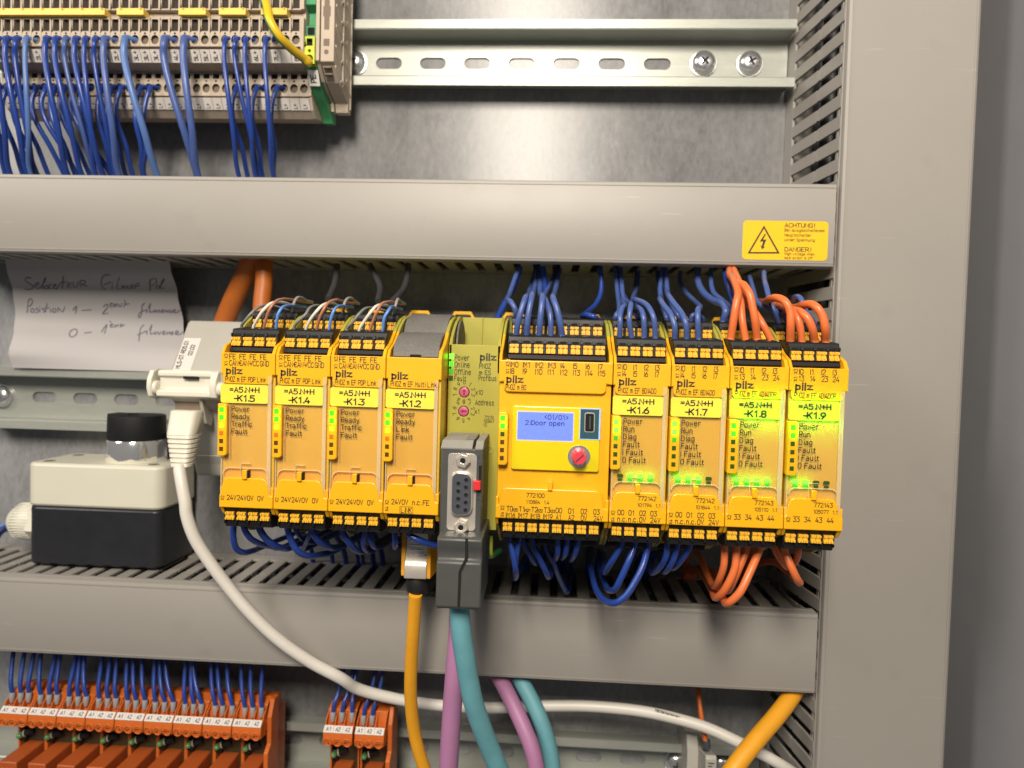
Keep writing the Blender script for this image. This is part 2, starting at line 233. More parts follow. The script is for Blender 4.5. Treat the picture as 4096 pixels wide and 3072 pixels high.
def stroke_text(st, wd):
    vs, fs, x = [], [], 0.0
    for ch in st:
        g = GL.get(ch)
        if g:
            off = x+LSB.get(ch, 0)
            for pl in g.split('|'):
                P = [tuple(float(q) for q in p.split(',')) for p in pl.split()]
                n = len(P); clo = P[0] == P[-1] and n > 3; L = []
                for i in range(n):
                    a = P[i-1] if i else (P[-2] if clo else None); b = P[(i+1) % n] if i < n-1 else (P[1] if clo else None); c = P[i]
                    d0 = ((c[0]-a[0]), (c[1]-a[1])) if a else ((b[0]-c[0]), (b[1]-c[1])); d1 = ((b[0]-c[0]), (b[1]-c[1])) if b else d0
                    l0, l1 = math.hypot(*d0) or 1, math.hypot(*d1) or 1; d0 = (d0[0]/l0, d0[1]/l0); d1 = (d1[0]/l1, d1[1]/l1)
                    m_ = (-(d0[1]+d1[1]), d0[0]+d1[0]); ml = math.hypot(*m_) or 1; m_ = (m_[0]/ml, m_[1]/ml)
                    k = wd/2/max(.55, m_[0]*-d0[1]+m_[1]*d0[0])
                    ex = (0, 0)
                    if not clo and i == 0: ex = (-d0[0]*wd*.35, -d0[1]*wd*.35)
                    if not clo and i == n-1: ex = (d1[0]*wd*.35, d1[1]*wd*.35)
                    L.append(((c[0]+m_[0]*k+ex[0], c[1]+m_[1]*k+ex[1]), (c[0]-m_[0]*k+ex[0], c[1]-m_[1]*k+ex[1])))
                for i in range(n-1):
                    b0 = len(vs); vs += [(L[i][0][0]+off, L[i][0][1]), (L[i+1][0][0]+off, L[i+1][0][1]), (L[i+1][1][0]+off, L[i+1][1][1]), (L[i][1][0]+off, L[i][1][1])]
                    fs.append((b0, b0+1, b0+2, b0+3))
        x += ADV.get(ch, 5.3)
    return vs, fs
_font = {}
def font_mesh(s, wd):
    k = (s, wd)
    if k not in _font:
        vs, fs = stroke_text(s, wd); xs = [v[0] for v in vs] or [0]
        _font[k] = (vs, fs, min(xs), max(xs))
    return _font[k]
CAPH = 6.0
def catmull(pts, n=8):
    P = [Vector(p) for p in pts]
    if len(P) < 3: return P
    P = [P[0]*2-P[1]] + P + [P[-1]*2-P[-2]]
    out = []
    for i in range(1, len(P)-2):
        p0, p1, p2, p3 = P[i-1:i+3]
        t0 = 0; t1 = max(1e-4, (p1-p0).length**.5); t2 = t1+max(1e-4, (p2-p1).length**.5); t3 = t2+max(1e-4, (p3-p2).length**.5)
        for j in range(n):
            t = t1+(t2-t1)*j/n
            A1 = (t1-t)/(t1-t0)*p0+(t-t0)/(t1-t0)*p1; A2 = (t2-t)/(t2-t1)*p1+(t-t1)/(t2-t1)*p2; A3 = (t3-t)/(t3-t2)*p2+(t-t2)/(t3-t2)*p3
            B1 = (t2-t)/(t2-t0)*A1+(t-t0)/(t2-t0)*A2; B2 = (t3-t)/(t3-t1)*A2+(t-t1)/(t3-t1)*A3
            out.append((t2-t)/(t2-t1)*B1+(t-t1)/(t2-t1)*B2)
    out.append(P[-2])
    return out
class MB:
    def __init__(s): s.v = []; s.f = []; s.m = []; s.mats = []
    def mi(s, k):
        if k not in s.mats: s.mats.append(k)
        return s.mats.index(k)
    def add(s, vs, fs, k):
        b = len(s.v); s.v += [tuple(v) for v in vs]; i = s.mi(k)
        for f in fs: s.f.append(tuple(q+b for q in f)); s.m.append(i)
        return s
    def box(s, x0, x1, h0, h1, z0, z1, k):
        return s.add([(x0,h0,z0),(x1,h0,z0),(x1,h1,z0),(x0,h1,z0),(x0,h0,z1),(x1,h0,z1),(x1,h1,z1),(x0,h1,z1)],
                     [(0,1,2,3),(4,7,6,5),(0,4,5,1),(1,5,6,2),(2,6,7,3),(3,7,4,0)], k)
    def px(s, poly, x0, x1, k):            # polygon of (h,z) run along x
        n = len(poly)
        return s.add([(x0,a,b) for a,b in poly]+[(x1,a,b) for a,b in poly],
                     [tuple(range(n)), tuple(range(2*n-1, n-1, -1))]+[(i,(i+1)%n,n+(i+1)%n,n+i) for i in range(n)], k)
    def ph(s, poly, h0, h1, k):            # polygon of (x,z) run along h
        n = len(poly)
        return s.add([(a,h0,b) for a,b in poly]+[(a,h1,b) for a,b in poly],
                     [tuple(range(n)), tuple(range(2*n-1, n-1, -1))]+[(i,(i+1)%n,n+(i+1)%n,n+i) for i in range(n)], k)
    def pz(s, poly, z0, z1, k):            # polygon of (x,h) run along z
        n = len(poly)
        return s.add([(a,b,z0) for a,b in poly]+[(a,b,z1) for a,b in poly],
                     [tuple(range(n)), tuple(range(2*n-1, n-1, -1))]+[(i,(i+1)%n,n+(i+1)%n,n+i) for i in range(n)], k)
    def lathe(s, c, ax, prof, k, n=20):    # prof: (r, t) along ax
        ax = Vector(ax).normalized(); u = ax.orthogonal().normalized(); v = ax.cross(u); c = Vector(c); vs = []; fs = []
        for r, t in prof:
            for i in range(n):
                a = 2*math.pi*i/n; vs.append(c+ax*t+(u*math.cos(a)+v*math.sin(a))*r)
        for j in range(len(prof)-1):
            for i in range(n): fs.append((j*n+i, j*n+(i+1)%n, (j+1)*n+(i+1)%n, (j+1)*n+i))
        fs.append(tuple(range(n-1, -1, -1))); fs.append(tuple((len(prof)-1)*n+i for i in range(n)))
        return s.add(vs, fs, k)
    def tube(s, pts, r, k, n=10, sub=7, raw=False, taper=None):
        P = [Vector(p) for p in pts] if raw else catmull(pts, sub)
        T = [(P[min(i+1, len(P)-1)]-P[max(i-1, 0)]).normalized() for i in range(len(P))]
        u = T[0].orthogonal().normalized(); vs = []; fs = []
        for i, p in enumerate(P):
            u = (u-T[i]*u.dot(T[i])).normalized(); v = T[i].cross(u)
            rr = r if taper is None else r*taper(i/(len(P)-1))
            for j in range(n):
                a = 2*math.pi*j/n; vs.append(p+(u*math.cos(a)+v*math.sin(a))*rr)
        for i in range(len(P)-1):
            for j in range(n): fs.append((i*n+j, i*n+(j+1)%n, (i+1)*n+(j+1)%n, (i+1)*n+j))
        fs.append(tuple(range(n-1, -1, -1))); fs.append(tuple((len(P)-1)*n+j for j in range(n)))
        return s.add(vs, fs, k)
    def disc(s, x, h, z, rx, rz, k, n=14):
        return s.add([(x+rx*math.cos(2*math.pi*i/n), h, z+rz*math.sin(2*math.pi*i/n)) for i in range(n)], [tuple(range(n))], k)
    def quad(s, a, b, c, d, k): return s.add([a, b, c, d], [(0, 1, 2, 3)], k)
    def text3(s, st, O, U, V, cap, k, width=None, bold=0.0, align='l', xs=.80):
        vs, fs, x0, x1 = font_mesh(st, .98 if not bold else .98+bold*25); O, U, V = Vector(O), Vector(U), Vector(V)
        sy = cap/CAPH; sx = sy*min(1, xs*1.12) if width is None else width/max(1e-6, x1-x0)
        off = x0 if align == 'l' else (x0+x1)/2 if align == 'c' else x1
        return s.add([O+U*((a-off)*sx)+V*(b*sy) for a, b in vs], fs, k)
    def text(s, st, x, z, cap, h, k='print', **kw): return s.text3(st, (x, h, z), (1, 0, 0), (0, 0, 1), cap, k, **kw)
    def stroke(s, pts, wd, h, k):          # flat pen stroke of (x,z)
        for (a, b), (c, d) in zip(pts[:-1], pts[1:]):
            L = math.hypot(c-a, d-b) or 1; nx, nz = -(d-b)/L*wd/2, (c-a)/L*wd/2
            s.quad((a+nx, h, b+nz), (c+nx, h, d+nz), (c-nx, h, d-nz), (a-nx, h, b-nz), k)
        return s
    def obround(s, x, z, L, Hh, n=8):
        r = Hh/2; o = []
        for i in range(n+1): a = math.pi/2-math.pi*i/n; o.append((x+L/2-r+r*math.cos(a), z+r*math.sin(a)))
        for i in range(n+1): a = -math.pi/2-math.pi*i/n; o.append((x-L/2+r+r*math.cos(a), z+r*math.sin(a)))
        return o
    def hole(s, x0, x1, z0, z1, pts, h, depth, k, kin=None, kbot=None):   # rectangle of wall with a hole, star shaped about its middle
        n = len(pts); cx = sum(p[0] for p in pts)/n; cz = sum(p[1] for p in pts)/n
        angs = sorted([(math.atan2(p[1]-cz, p[0]-cx), 'i', p) for p in pts])
        cor = sorted([(math.atan2(c[1]-cz, c[0]-cx), c) for c in ((x0,z0),(x1,z0),(x1,z1),(x0,z1))])
        def edge(a):
            dx, dz = math.cos(a), math.sin(a); t = 1e9
            if dx > 1e-9: t = min(t, (x1-cx)/dx)
            if dx < -1e-9: t = min(t, (x0-cx)/dx)
            if dz > 1e-9: t = min(t, (z1-cz)/dz)
            if dz < -1e-9: t = min(t, (z0-cz)/dz)
            return (cx+dx*t, cz+dz*t)
        I = [q[2] for q in angs]; A = [q[0] for q in angs]; E = [edge(a) for a in A]
        for i in range(n):
            j = (i+1) % n; a0, a1 = A[i], A[j] if j else A[j]+2*math.pi
            mid = [c for ca, c in cor for kk in (0, 1) if a0 < ca+2*math.pi*kk < a1]
            ring = [I[i]]+[E[i]]+mid+[E[j]]+[I[j]]
            s.add([(p[0], h, p[1]) for p in ring], [tuple(range(len(ring)))], k)
            s.add([(I[i][0], h, I[i][1]), (I[j][0], h, I[j][1]), (I[j][0], h-depth, I[j][1]), (I[i][0], h-depth, I[i][1])], [(0, 1, 2, 3)], kin or k)
        if kbot: s.add([(p[0], h-depth, p[1]) for p in I], [tuple(range(n))], kbot)
        return s
BASE = {}
def build(name, mb, parent=None, bevel=0.0, smooth=40, label=None, base=None):
    b = BASE.get(parent.name) if parent else (base or (0, 0, 0))
    me = bpy.data.meshes.new(name)
    me.from_pydata([((x-b[0])*MM, -(h-b[1])*MM, (z-b[2])*MM) for x, h, z in mb.v], [], mb.f)
    for k in mb.mats: me.materials.append(X[k])
    me.polygons.foreach_set('material_index', mb.m)
    me.update(); 
    import bmesh
    bm = bmesh.new(); bm.from_mesh(me); bmesh.ops.remove_doubles(bm, verts=bm.verts, dist=1e-7)
    bmesh.ops.recalc_face_normals(bm, faces=bm.faces); bm.to_mesh(me); bm.free()
    if smooth:
        me.polygons.foreach_set('use_smooth', [True]*len(me.polygons)); me.set_sharp_from_angle(angle=math.radians(smooth))
    o = bpy.data.objects.new(name, me); COL.objects.link(o)
    if parent: o.parent = parent
    else: o.location = (b[0]*MM, -b[1]*MM, b[2]*MM)
    BASE[o.name] = b
    if bevel:
        md = o.modifiers.new('soft_edges', 'BEVEL'); md.width = bevel*MM; md.segments = 2; md.limit_method = 'ANGLE'; md.angle_limit = math.radians(40)
    if label: o['label'] = label
    return o
def tag(o, label, cat, group=None):
    o['label'] = label; o['category'] = cat
    if group: o['group'] = group
    return o
def thing(name, label, cat, base, group=None):
    o = bpy.data.objects.new(name, None); COL.objects.link(o); o.empty_display_size = .005
    o.location = (base[0]*MM, -base[1]*MM, base[2]*MM); BASE[o.name] = base
    return tag(o, label, cat, group)
def dup(root, base, label=None):
    r = root.copy(); COL.objects.link(r); r.location = (base[0]*MM, -base[1]*MM, base[2]*MM); BASE[r.name] = base
    if label: r['label'] = label
    for ch in list(root.children):
        c = ch.copy(); COL.objects.link(c); c.parent = r
        BASE[c.name] = base
        for g in list(ch.children):
            d = g.copy(); COL.objects.link(d); d.parent = c; BASE[d.name] = base
    return r
ORD = ['zeroth','first','second','third','fourth','fifth','sixth','seventh','eighth','ninth','tenth','eleventh','twelfth','thirteenth','fourteenth','fifteenth','sixteenth','seventeenth','eighteenth','nineteenth','twentieth','twenty-first','twenty-second','twenty-third','twenty-fourth','twenty-fifth','twenty-sixth','twenty-seventh','twenty-eighth','twenty-ninth','thirtieth','thirty-first','thirty-second','thirty-third']
def rrect(x0, x1, z0, z1, r, n=4, corners=(1, 1, 1, 1)):  # corners: bl, br, tr, tl
    o = []
    for (cx, cz, a0, on) in ((x0, z0, 180, corners[0]), (x1, z0, 270, corners[1]), (x1, z1, 0, corners[2]), (x0, z1, 90, corners[3])):
        if not on: o.append((cx, cz)); continue
        rx = cx+r if cx == x0 else cx-r; rz = cz+r if cz == z0 else cz-r
        for i in range(n+1): a = math.radians(a0+90*i/n); o.append((rx+r*math.cos(a), rz+r*math.sin(a)))
    return o
# ================================================================== SETTING
o = build('mounting_plate', MB().box(-330, 341, -3, 0, -330, 330, 'galv')); o['kind'] = 'structure'; o['label'] = 'galvanised steel mounting plate behind all the rails'
o = build('cabinet_side_wall', MB().box(346, 349, -3, 330, -420, 420, 'wall'), bevel=.5); o['kind'] = 'structure'; o['label'] = 'dark grey painted side wall of the cabinet'
# ================================================================== WIRE DUCTS
def slot_wall(mb, a0, a1, place, phase, gap=4.1):
    # fingers along a0..a1; place(a_from,a_to,h0,h1) adds one block of the slotted side
    place(a0, a1, .5, 9)
    a = a0+((phase-a0) % 10)
    while a < a1:
        e = min(a+10-gap, a1-.2)
        if e > a: place(a, e, 9, 34); place(a+.25, e-.25, 34, 36); place(a-.15, e+.15, 36, 56.5)
        a += 10
def cover_profile(wid):   # (across, h)
    return None
# horizontal ducts
def hduct(name, label, z0, z1, xe, phase):
    base = (-60, 0, z0); t = thing(name, label, 'wire duct', base, 'grey horizontal wire ducts')
    for zz, d, nm in ((z0+1.0, 1.3, 'slotted_wall'), (z1-2.3, 1.3, 'slotted_wall')):
        mb = MB(); slot_wall(mb, -215, 257, lambda a, e, p, q: mb.box(a, e, p, q, zz, zz+d, 'duct'), phase)
        build(nm, mb, t, bevel=.15)
    build('duct_floor', MB().box(-215, 257, .3, 1.6, z0+2.5, z1-2.5, 'duct'), t)
    # cover: C shaped cap with lips and thin ribs
    c = MB(); c.px([(58.3,z0),(59.6,z0+.5),(60,z0+1.6),(60,z1-1.6),(59.6,z1-.5),(58.3,z1),(52.2,z1),(52.2,z1-.9),(58,z1-.9),(58.4,z1-1.4),(58.4,z0+1.4),(58,z0+.9),(52.2,z0+.9),(52.2,z0)], -215, xe, 'duct')
    c.px([(55.4,z1),(55.4,z1+.35),(54.6,z1+.35),(54.6,z1)], -215, xe-.3, 'duct'); c.px([(55.4,z0),(55.4,z0-.35),(54.6,z0-.35),(54.6,z0)], -215, xe-.3, 'duct')
    c.box(-215, xe, 59.9, 60.25, z1-2.2, z1-1.7, 'duct'); c.box(-215, xe, 59.9, 60.25, z0+1.7, z0+2.2, 'duct')
    build('cover', c, t, smooth=25)
    return t
ph = at('7', 425, 415, 56)[0]+1.0
hduct('cable_duct', 'long grey slotted duct carrying the yellow warning sticker, between the upper rail and yellow modules', 61.2, 100.2, 263.6, at('5', 1210, 130, 56)[0]+1.4)
hduct('cable_duct', 'grey slotted duct beneath the yellow modules with a black and cream box on it', -142.2, -103.2, 263.4, ph)
t = thing('cable_duct', 'wide upright grey duct along the right side of the cabinet', 'wire duct', (295, 0, -50))
for xx in (265.2, 322.6):
    mb = MB(); slot_wall(mb, -420, 420, lambda a, e, p, q: mb.box(xx, xx+1.4, p, q, a, e, 'duct'), at('3', 1040, 285, 56)[2]+1.5)
    if xx < 300: mb.v = [(a-(56.5-b)/56.5*7.6, b, c_) for a, b, c_ in mb.v]
    build('slotted_wall', mb, t, bevel=.15)
build('duct_floor', MB().box(261.4, 322.4, .3, 1.6, -420, 420, 'duct'), t)
c = MB(); x0, x1 = 265.7, 325.3
c.pz([(x0,58.3),(x0+.5,59.6),(x0+1.6,60.2),(x1-1.6,60.2),(x1-.5,59.6),(x1,58.3),(x1,51),(x1-.9,51),(x1-.9,58),(x1-1.4,58.6),(x0+1.4,58.6),(x0+.9,58),(x0+.9,51),(x0,51)], -420, 420, 'duct')
c.box(x0-.4, x0, 56.2, 57, -420, 420, 'duct'); c.box(x0-.3, x0, 53.4, 54, -420, 420, 'duct'); c.box(x0+1.9, x0+2.5, 60.1, 60.45, -420, 420, 'duct'); c.box(x1-2.5, x1-1.9, 60.1, 60.45, -420, 420, 'duct')
build('cover', c, t, smooth=25)
# dark cables added inside the ducts so the slots look dark
def filling(label, runs):
    mb = MB()
    for P, r in runs: mb.tube(P, r, 'dgrey', n=8, sub=4)
    o = build('dark_fill_cables', mb, base=runs[0][0][0], smooth=60); o['label'] = label; o['category'] = 'cables'; o['kind'] = 'stuff'
def hrun(z, h, r, k): return ([(-214+60*i, h+random.uniform(-2, 2), z+random.uniform(-2, 2)) for i in range(8)]+[(256, h, z)], r)
filling('dark cables added inside the upper grey duct to darken its slots', [hrun(69.5, 18, 5.2, 0), hrun(80.5, 14, 5.5, 1), hrun(92, 18, 5.2, 2), hrun(70, 32, 5, 3), hrun(81, 30, 5, 4), hrun(92, 32, 5, 5)])
filling('dark cables added inside the lower grey duct to darken its slots', [hrun(-134, 18, 5.2, 0), hrun(-123, 14, 5.5, 1), hrun(-111.5, 18, 5.2, 2), hrun(-134, 32, 5, 3), hrun(-123, 30, 5, 4), hrun(-111.5, 32, 5, 5)])
def vrun(x, h, r): return ([(x+random.uniform(-2, 2), h+random.uniform(-2, 2), -410+103*i) for i in range(9)], r)
filling('dark cables added inside the upright duct to darken its slots', [vrun(271, 16, 5.5), vrun(283, 16, 5.5), vrun(272, 30, 5.5), vrun(284, 30, 5.5), vrun(273, 43, 5), vrun(297, 20, 6), vrun(311, 20, 6)])
# warning sticker
sx0, sx1, sz0, sz1 = 221.4, 260.6, 64.2, 82.4
st = thing('warning_sticker', 'yellow high voltage warning sticker with black triangle on the duct', 'sticker', (241, 60, 73))
build('backing', MB().ph(rrect(sx0, sx1, sz0, sz1, 1.8), 60.02, 60.16, 'sticker'), st)
tri = MB(); a, b, c_ = at('3', 568, 1425, 60), at('3', 463, 1603, 60), at('3', 668, 1603, 60)
def ring_tri(mb, A, B, Cc, wd, h, k):
    P = [Vector((q[0], q[2])) for q in (A, B, Cc)]; G = (P[0]+P[1]+P[2])/3
    In = [G+(p-G)*(1-wd) for p in P]
    for i in range(3):
        j = (i+1) % 3; mb.quad((P[i][0], h, P[i][1]), (P[j][0], h, P[j][1]), (In[j][0], h, In[j][1]), (In[i][0], h, In[i][1]), k)
ring_tri(tri, a, b, c_, .17, 60.24, 'ink')
bolt = [(572,1478),(541,1528),(562,1526),(553,1556),(545,1552),(556,1577),(575,1560),(565,1559),(583,1513),(562,1516),(580,1480)]
tri.add([(at('3', x, y, 60)[0], 60.24, at('3', x, y, 60)[2]) for x, y in bolt], [tuple(range(len(bolt)))], 'ink')
build('hazard_triangle', tri, st, smooth=0)
tx = MB()
def ptext(mb, n, x0, x1, yb, cappx, s, h, k='print', hh=None, bold=0.0):
    A = at(n, x0, yb, h); B = at(n, x1, yb, h); Cc = at(n, x0, yb-cappx, h)
    mb.text3(s, (A[0], hh or h+.08, A[2]), (1, 0, 0), (0, 0, 1), abs(Cc[2]-A[2]), k, width=B[0]-A[0], bold=bold)
for s, x1, y, cp in (('ACHTUNG!', 890, 1436, 25), ('Bei ausgeschaltetem', 950, 1463, 17), ('Hauptschalter', 866, 1494, 17), ('unter Spannung', 889, 1524, 17), ('DANGER!', 866, 1588, 25), ('High voltage when', 887, 1612, 16), ('main switch is off', 874, 1637, 16)):
    ptext(tx, '3', 697, x1, y, cp, s, 60, 'ink', 60.24)
build('lettering', tx, st, smooth=0)
# ================================================================== DIN RAILS
def screw_mb(x, z, h):
    mb = MB(); mb.lathe((x, h, z), (0, 1, 0), [(7.2, 0), (7.2, .9), (6.2, 1.0), (6.2, 1.2), (6.4, 1.3), (6.2, 2.6), (5.2, 4.0), (3.2, 4.9), (1.2, 5.2)], 'screw', 24)
    for a in (0, 1):
        q = random.uniform(0, 1.5)
    r = random.uniform(0, 1.5)
    for a in (r, r+math.pi/2):
        c, s = math.cos(a), math.sin(a); pts = [(-2.5,-.5),(2.5,-.5),(2.5,.5),(-2.5,.5)]
        mb.ph([(x+u*c-v*s, z+u*s+v*c) for u, v in pts], h+4.4, h+5.26+.03*(a > r), 'void')
    return mb
def rail(label, xa, xb, zc, first, n, screws, group='zinc plated mounting rails'):
    base = ((xa+xb)/2, 0, zc); t = thing('mounting_rail', label, 'mounting rail', base, group)
    mb = MB(); T = 1.2; H = 15.0
    # webs and flanges
    for s in (1, -1):
        pr = [(0,12.3),(0,13.6),(H-1.2,13.6),(H-1.2,17.5),(H,17.5),(H,12.9),(H-.5,12.3)]
        mb.px([(h, zc+s*z) for h, z in pr], xa, xb, 'rail')
    x = xa
    cells = []
    for i in range(n):
        c = first+25*i
        if c-12.5 >= xa-.1 and c+12.5 <= xb+.1: cells.append(c)
    lo = cells[0]-12.5 if cells else xb; hi = cells[-1]+12.5 if cells else xb
    for c in cells: mb.hole(c-12.5, c+12.5, zc-12.3, zc+12.3, mb.obround(c, zc-.2, 14.8, 6.3), T, T-.05, 'rail')
    if lo > xa: mb.box(xa, lo, .05, T, zc-12.3, zc+12.3, 'rail')
    if hi < xb: mb.box(hi, xb, .05, T, zc-12.3, zc+12.3, 'rail')
    build('profile', mb, t, smooth=30)
    for xs in screws: build('screw', screw_mb(xs, zc-.2, T), t)
    return t
rail('upper zinc plated slotted rail carrying the beige terminal blocks', -200, 257.2, 179.5, 36.9-25*9, 20, (36.9+175, 36.9+200, 17.5))
rail('middle zinc plated slotted rail behind the yellow modules and pale grey coupler', -200, 257.2, -15.3, -165-25, 19, (-190.5,))
rail('lower zinc plated slotted rail carrying the orange relays', -200, 257.2, -212.5, 161-25*14, 20, (at('9', 20, 1600, 4)[0], at('9', 310, 1600, 4)[0]))
# ================================================================== BEIGE TERMINAL ROW (upper left)
TW = 5.17; TX0 = 4.3                       # right edge of the last terminal
ZC = 183.0
def tprof():
    low = [(13,-41.6),(30,-45),(34,-42),(37,-36.5),(38,-36),(38,-24),(47,-23),(50,-17.4),(50,-16),(50,-1.9)]
    p = [(h, ZC+z) for h, z in low]+[(47,ZC-1.9),(47,ZC+1.9)]
    return p+[(h, ZC-z) for h, z in reversed(low)]
PE_ = [(50,-16,-9.2,'r'),(50,-9.2,-1.9,'s'),(38,-36,-28,'r'),(38,-28,-24,'q')]
def make_terminal(x0):
    base = (x0+TW/2, 0, ZC)
    t = thing('terminal_block', '', 'terminal block', base, 'beige terminal blocks on the upper rail')
    mb = MB(); a, b = x0+.06, x0+TW-.06
    mb.px([(h-1.9 if h in (50, 38) else h, z) for h, z in tprof()], a, b, 'beige')
    for sg in (1, -1):
        for hh, z0, z1, kind in PE_:
            zz0, zz1 = (ZC+z0, ZC+z1) if sg == 1 else (ZC-z1, ZC-z0)
            cx, cz = (a+b)/2, (zz0+zz1)/2
            if kind == 'r': pts = [(cx+2.05*math.cos(q*math.pi/7), cz-.1+2.35*math.sin(q*math.pi/7)) for q in range(14)]
            else:
                d = (zz1-zz0)/2-.7; pts = [(cx-1.7,cz-d),(cx+1.7,cz-d),(cx+1.7,cz+d),(cx-1.7,cz+d)]
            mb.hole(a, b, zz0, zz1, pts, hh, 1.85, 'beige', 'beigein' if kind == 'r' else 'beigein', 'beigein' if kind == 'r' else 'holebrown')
            if kind == 'r': mb.disc(cx, hh+.03, zz1-.4, .55, .55, 'void', 8)
            mb.box(a, b, hh-1.9, hh-.01, zz0-.005, zz0+.02, 'beige'); mb.box(a, b, hh-1.9, hh-.01, zz1-.02, zz1+.005, 'beige')
        if sg == 1:
            mb.box(a+.6, b-.6, 28.6, 30.3, ZC-44.4, ZC-42.8, 'void')
    build('housing', mb, t, smooth=0)
    # marker tags
    for nm, (h0, z0), (h1, z1) in (('marker_tag', (50.15,-17.6), (47.2,-22.9)), ('marker_tag', (37.2,-36.8), (34.2,-41.7))):
        g = MB(); n = Vector((0, (z1-z0), -(h1-h0))); n = Vector((0, -(z1-z0), (h1-h0))).normalized() if True else n
        P = [(a+.12,h0,ZC+z0),(b-.12,h0,ZC+z0),(b-.12,h1,ZC+z1),(a+.12,h1,ZC+z1)]
        Q = [tuple(Vector(p)+n*.5) for p in P]
        g.add(P+Q, [(0,1,2,3),(4,5,6,7),(0,1,5,4),(1,2,6,5),(2,3,7,6),(3,0,4,7)], 'tag')
        build(nm, g, t, smooth=0)
    return t
term0 = make_terminal(TX0-TW)
def printed(x0, s, lvl):
    g = MB(); (h0, z0), (h1, z1) = ((50.15,-17.6), (47.2,-22.9)) if lvl == 0 else ((37.2,-36.8), (34.2,-41.7))
    d = Vector((0, h1-h0, z1-z0)); L = d.length; d.normalize(); n = Vector((0, -d.z, d.y))
    O = Vector((x0+TW*.68, h0, ZC+z0))+d*(L*.88)+n*.56
    g.text3(s, O, -d, (-1, 0, 0), 1.9, 'ink', width=L*.78 if lvl == 0 else L*.42, bold=.012)
    return g
NT = 32
upm = {0:'8L+',2:'7L+',4:'6L+',5:'6L+',6:'6L+',8:'5L+',9:'5L+',10:'5L+',12:'4L+',14:'3L+',15:'3L+',16:'3L+'}
terms = {}
for i in range(NT):
    x0 = TX0-TW*(i+1); s_up = upm.get(i, '' if i in (1, 3, 7, 11, 13) else '2L+')
    lab = 'beige terminal block, %s from the right%s' % (ORD[i+1], (', upper tag printed '+s_up) if s_up else ', upper tag blank')
    if i == 0: t = term0; t['label'] = lab
    else: t = dup(term0, (x0+TW/2, 0, ZC), lab)
    tags = [c for c in t.children if c.name.startswith('marker_tag')]
    tags.sort(key=lambda c: max(v.co.z for v in c.data.vertices), reverse=True)
    terms[i] = (t, tags, x0, s_up)
for t, tags, x0, s_up in terms.values():
    if s_up:
        build('lettering', printed(x0, s_up, 0), tags[0], smooth=0)
    build('lettering', printed(x0, 'L+', 1), tags[1], smooth=0)
# yellow jumper bars (cross connectors)
for k, (xa, xb) in enumerate(((-10, 665), (740, 910), (1130, 1303), (1385, 1555), (1650, 1815))):
    A = at('1', xa, 90, 52)[0] if k else -175; B = at('1', xb, 90, 52)[0]
    mb = MB().box(A, B, 47.2, 52.6, ZC-1.7, ZC+1.7, 'jumper')
    x = B-1.2
    while x > A: mb.box(x-.4, x+.4, 52.6, 53.3, ZC+.9, ZC+1.6, 'jumper'); x -= TW*2
    o = build('jumper_bar', mb, base=((A+B)/2, 47, ZC), bevel=.25)
    tag(o, ['long yellow jumper bar bridging the left part of the terminal row', 'short yellow jumper bar beside the right end of the long one', 'short yellow jumper bar in the middle of the terminal row, above the 5L+ tags', 'short yellow jumper bar just above the 6L+ tags', 'short yellow jumper bar partly hidden by the green and yellow earth wire'][k], 'jumper bar', 'yellow jumper bars in the terminal row')
# end plate, earth terminal, end bracket
ep = [(h, z) for h, z in tprof()]
o = build('end_plate', MB().px([(h+.8, z) for h, z in ep], TX0+.05, TX0+1.6, 'beige'), base=(TX0+.8, 0, ZC), smooth=0, bevel=.2)
tag(o, 'thin beige end plate closing the terminal row beside the green earth terminal', 'end plate')
gx0, gx1 = TX0+1.8, TX0+7.0
t = thing('earth_terminal', 'green and yellow earth terminal marked PE at the end of the beige row', 'earth terminal', ((gx0+gx1)/2, 0, ZC-4))
mb = MB()
mb.px([(14,140),(20,139),(22,142),(32,146),(42,151),(46,158),(48,166.6),(48,178),(44,180),(44,186),(49,188),(49,205),(30,220),(14,220)], gx0, gx1, 'green')
build('housing', mb, t, bevel=.3)
mb = MB(); cx = (gx0+gx1)/2
mb.hole(gx0, gx1, 158.5, 163.8, [(cx+1.9*math.cos(q*math.pi/7), 161+2.1*math.sin(q*math.pi/7)) for q in range(14)], 50, 1.9, 'gy', 'green', 'void')
mb.hole(gx0, gx1, 163.8, 166.6, [(cx+.8*math.cos(q*math.pi/5), 165+.8*math.sin(q*math.pi/5)) for q in range(10)], 50, 1.9, 'gy', 'gy', 'void')
mb.hole(gx0, gx1, 166.6, 172, [(cx-1.5,167.4),(cx+1.5,167.4),(cx+1.5,171),(cx-1.5,171)], 50, 1.9, 'gy', 'green', 'void')
mb.box(gx0, gx1, 46.5, 48.1, 158.5, 158.7, 'gy'); mb.box(gx0, gx0+.1, 47.9, 49.98, 158.5, 172, 'gy'); mb.box(gx1-.1, gx1, 47.9, 49.98, 158.5, 172, 'gy')
build('clamp_face', mb, t, smooth=0)
mb = MB().box(gx0+.8, gx1-.8, 47.6, 48.05, 173.5, 177.2, 'void'); build('screwdriver_slot', mb, t)
g = MB(); A = Vector((0,45.6,157.2)); B = Vector((0,42.0,150.8)); d = (B-A).normalized(); n = Vector((0, -d.z, d.y))
P = [Vector((gx0+.3,0,0))+A, Vector((gx1+.5,0,0))+A, Vector((gx1+.5,0,0))+B, Vector((gx0+.3,0,0))+B]
g.add([tuple(p) for p in P]+[tuple(p+n*.6) for p in P], [(0,1,2,3),(4,5,6,7),(0,1,5,4),(1,2,6,5),(2,3,7,6),(3,0,4,7)], 'tag')
mt = build('marker_tag', g, t, smooth=0)
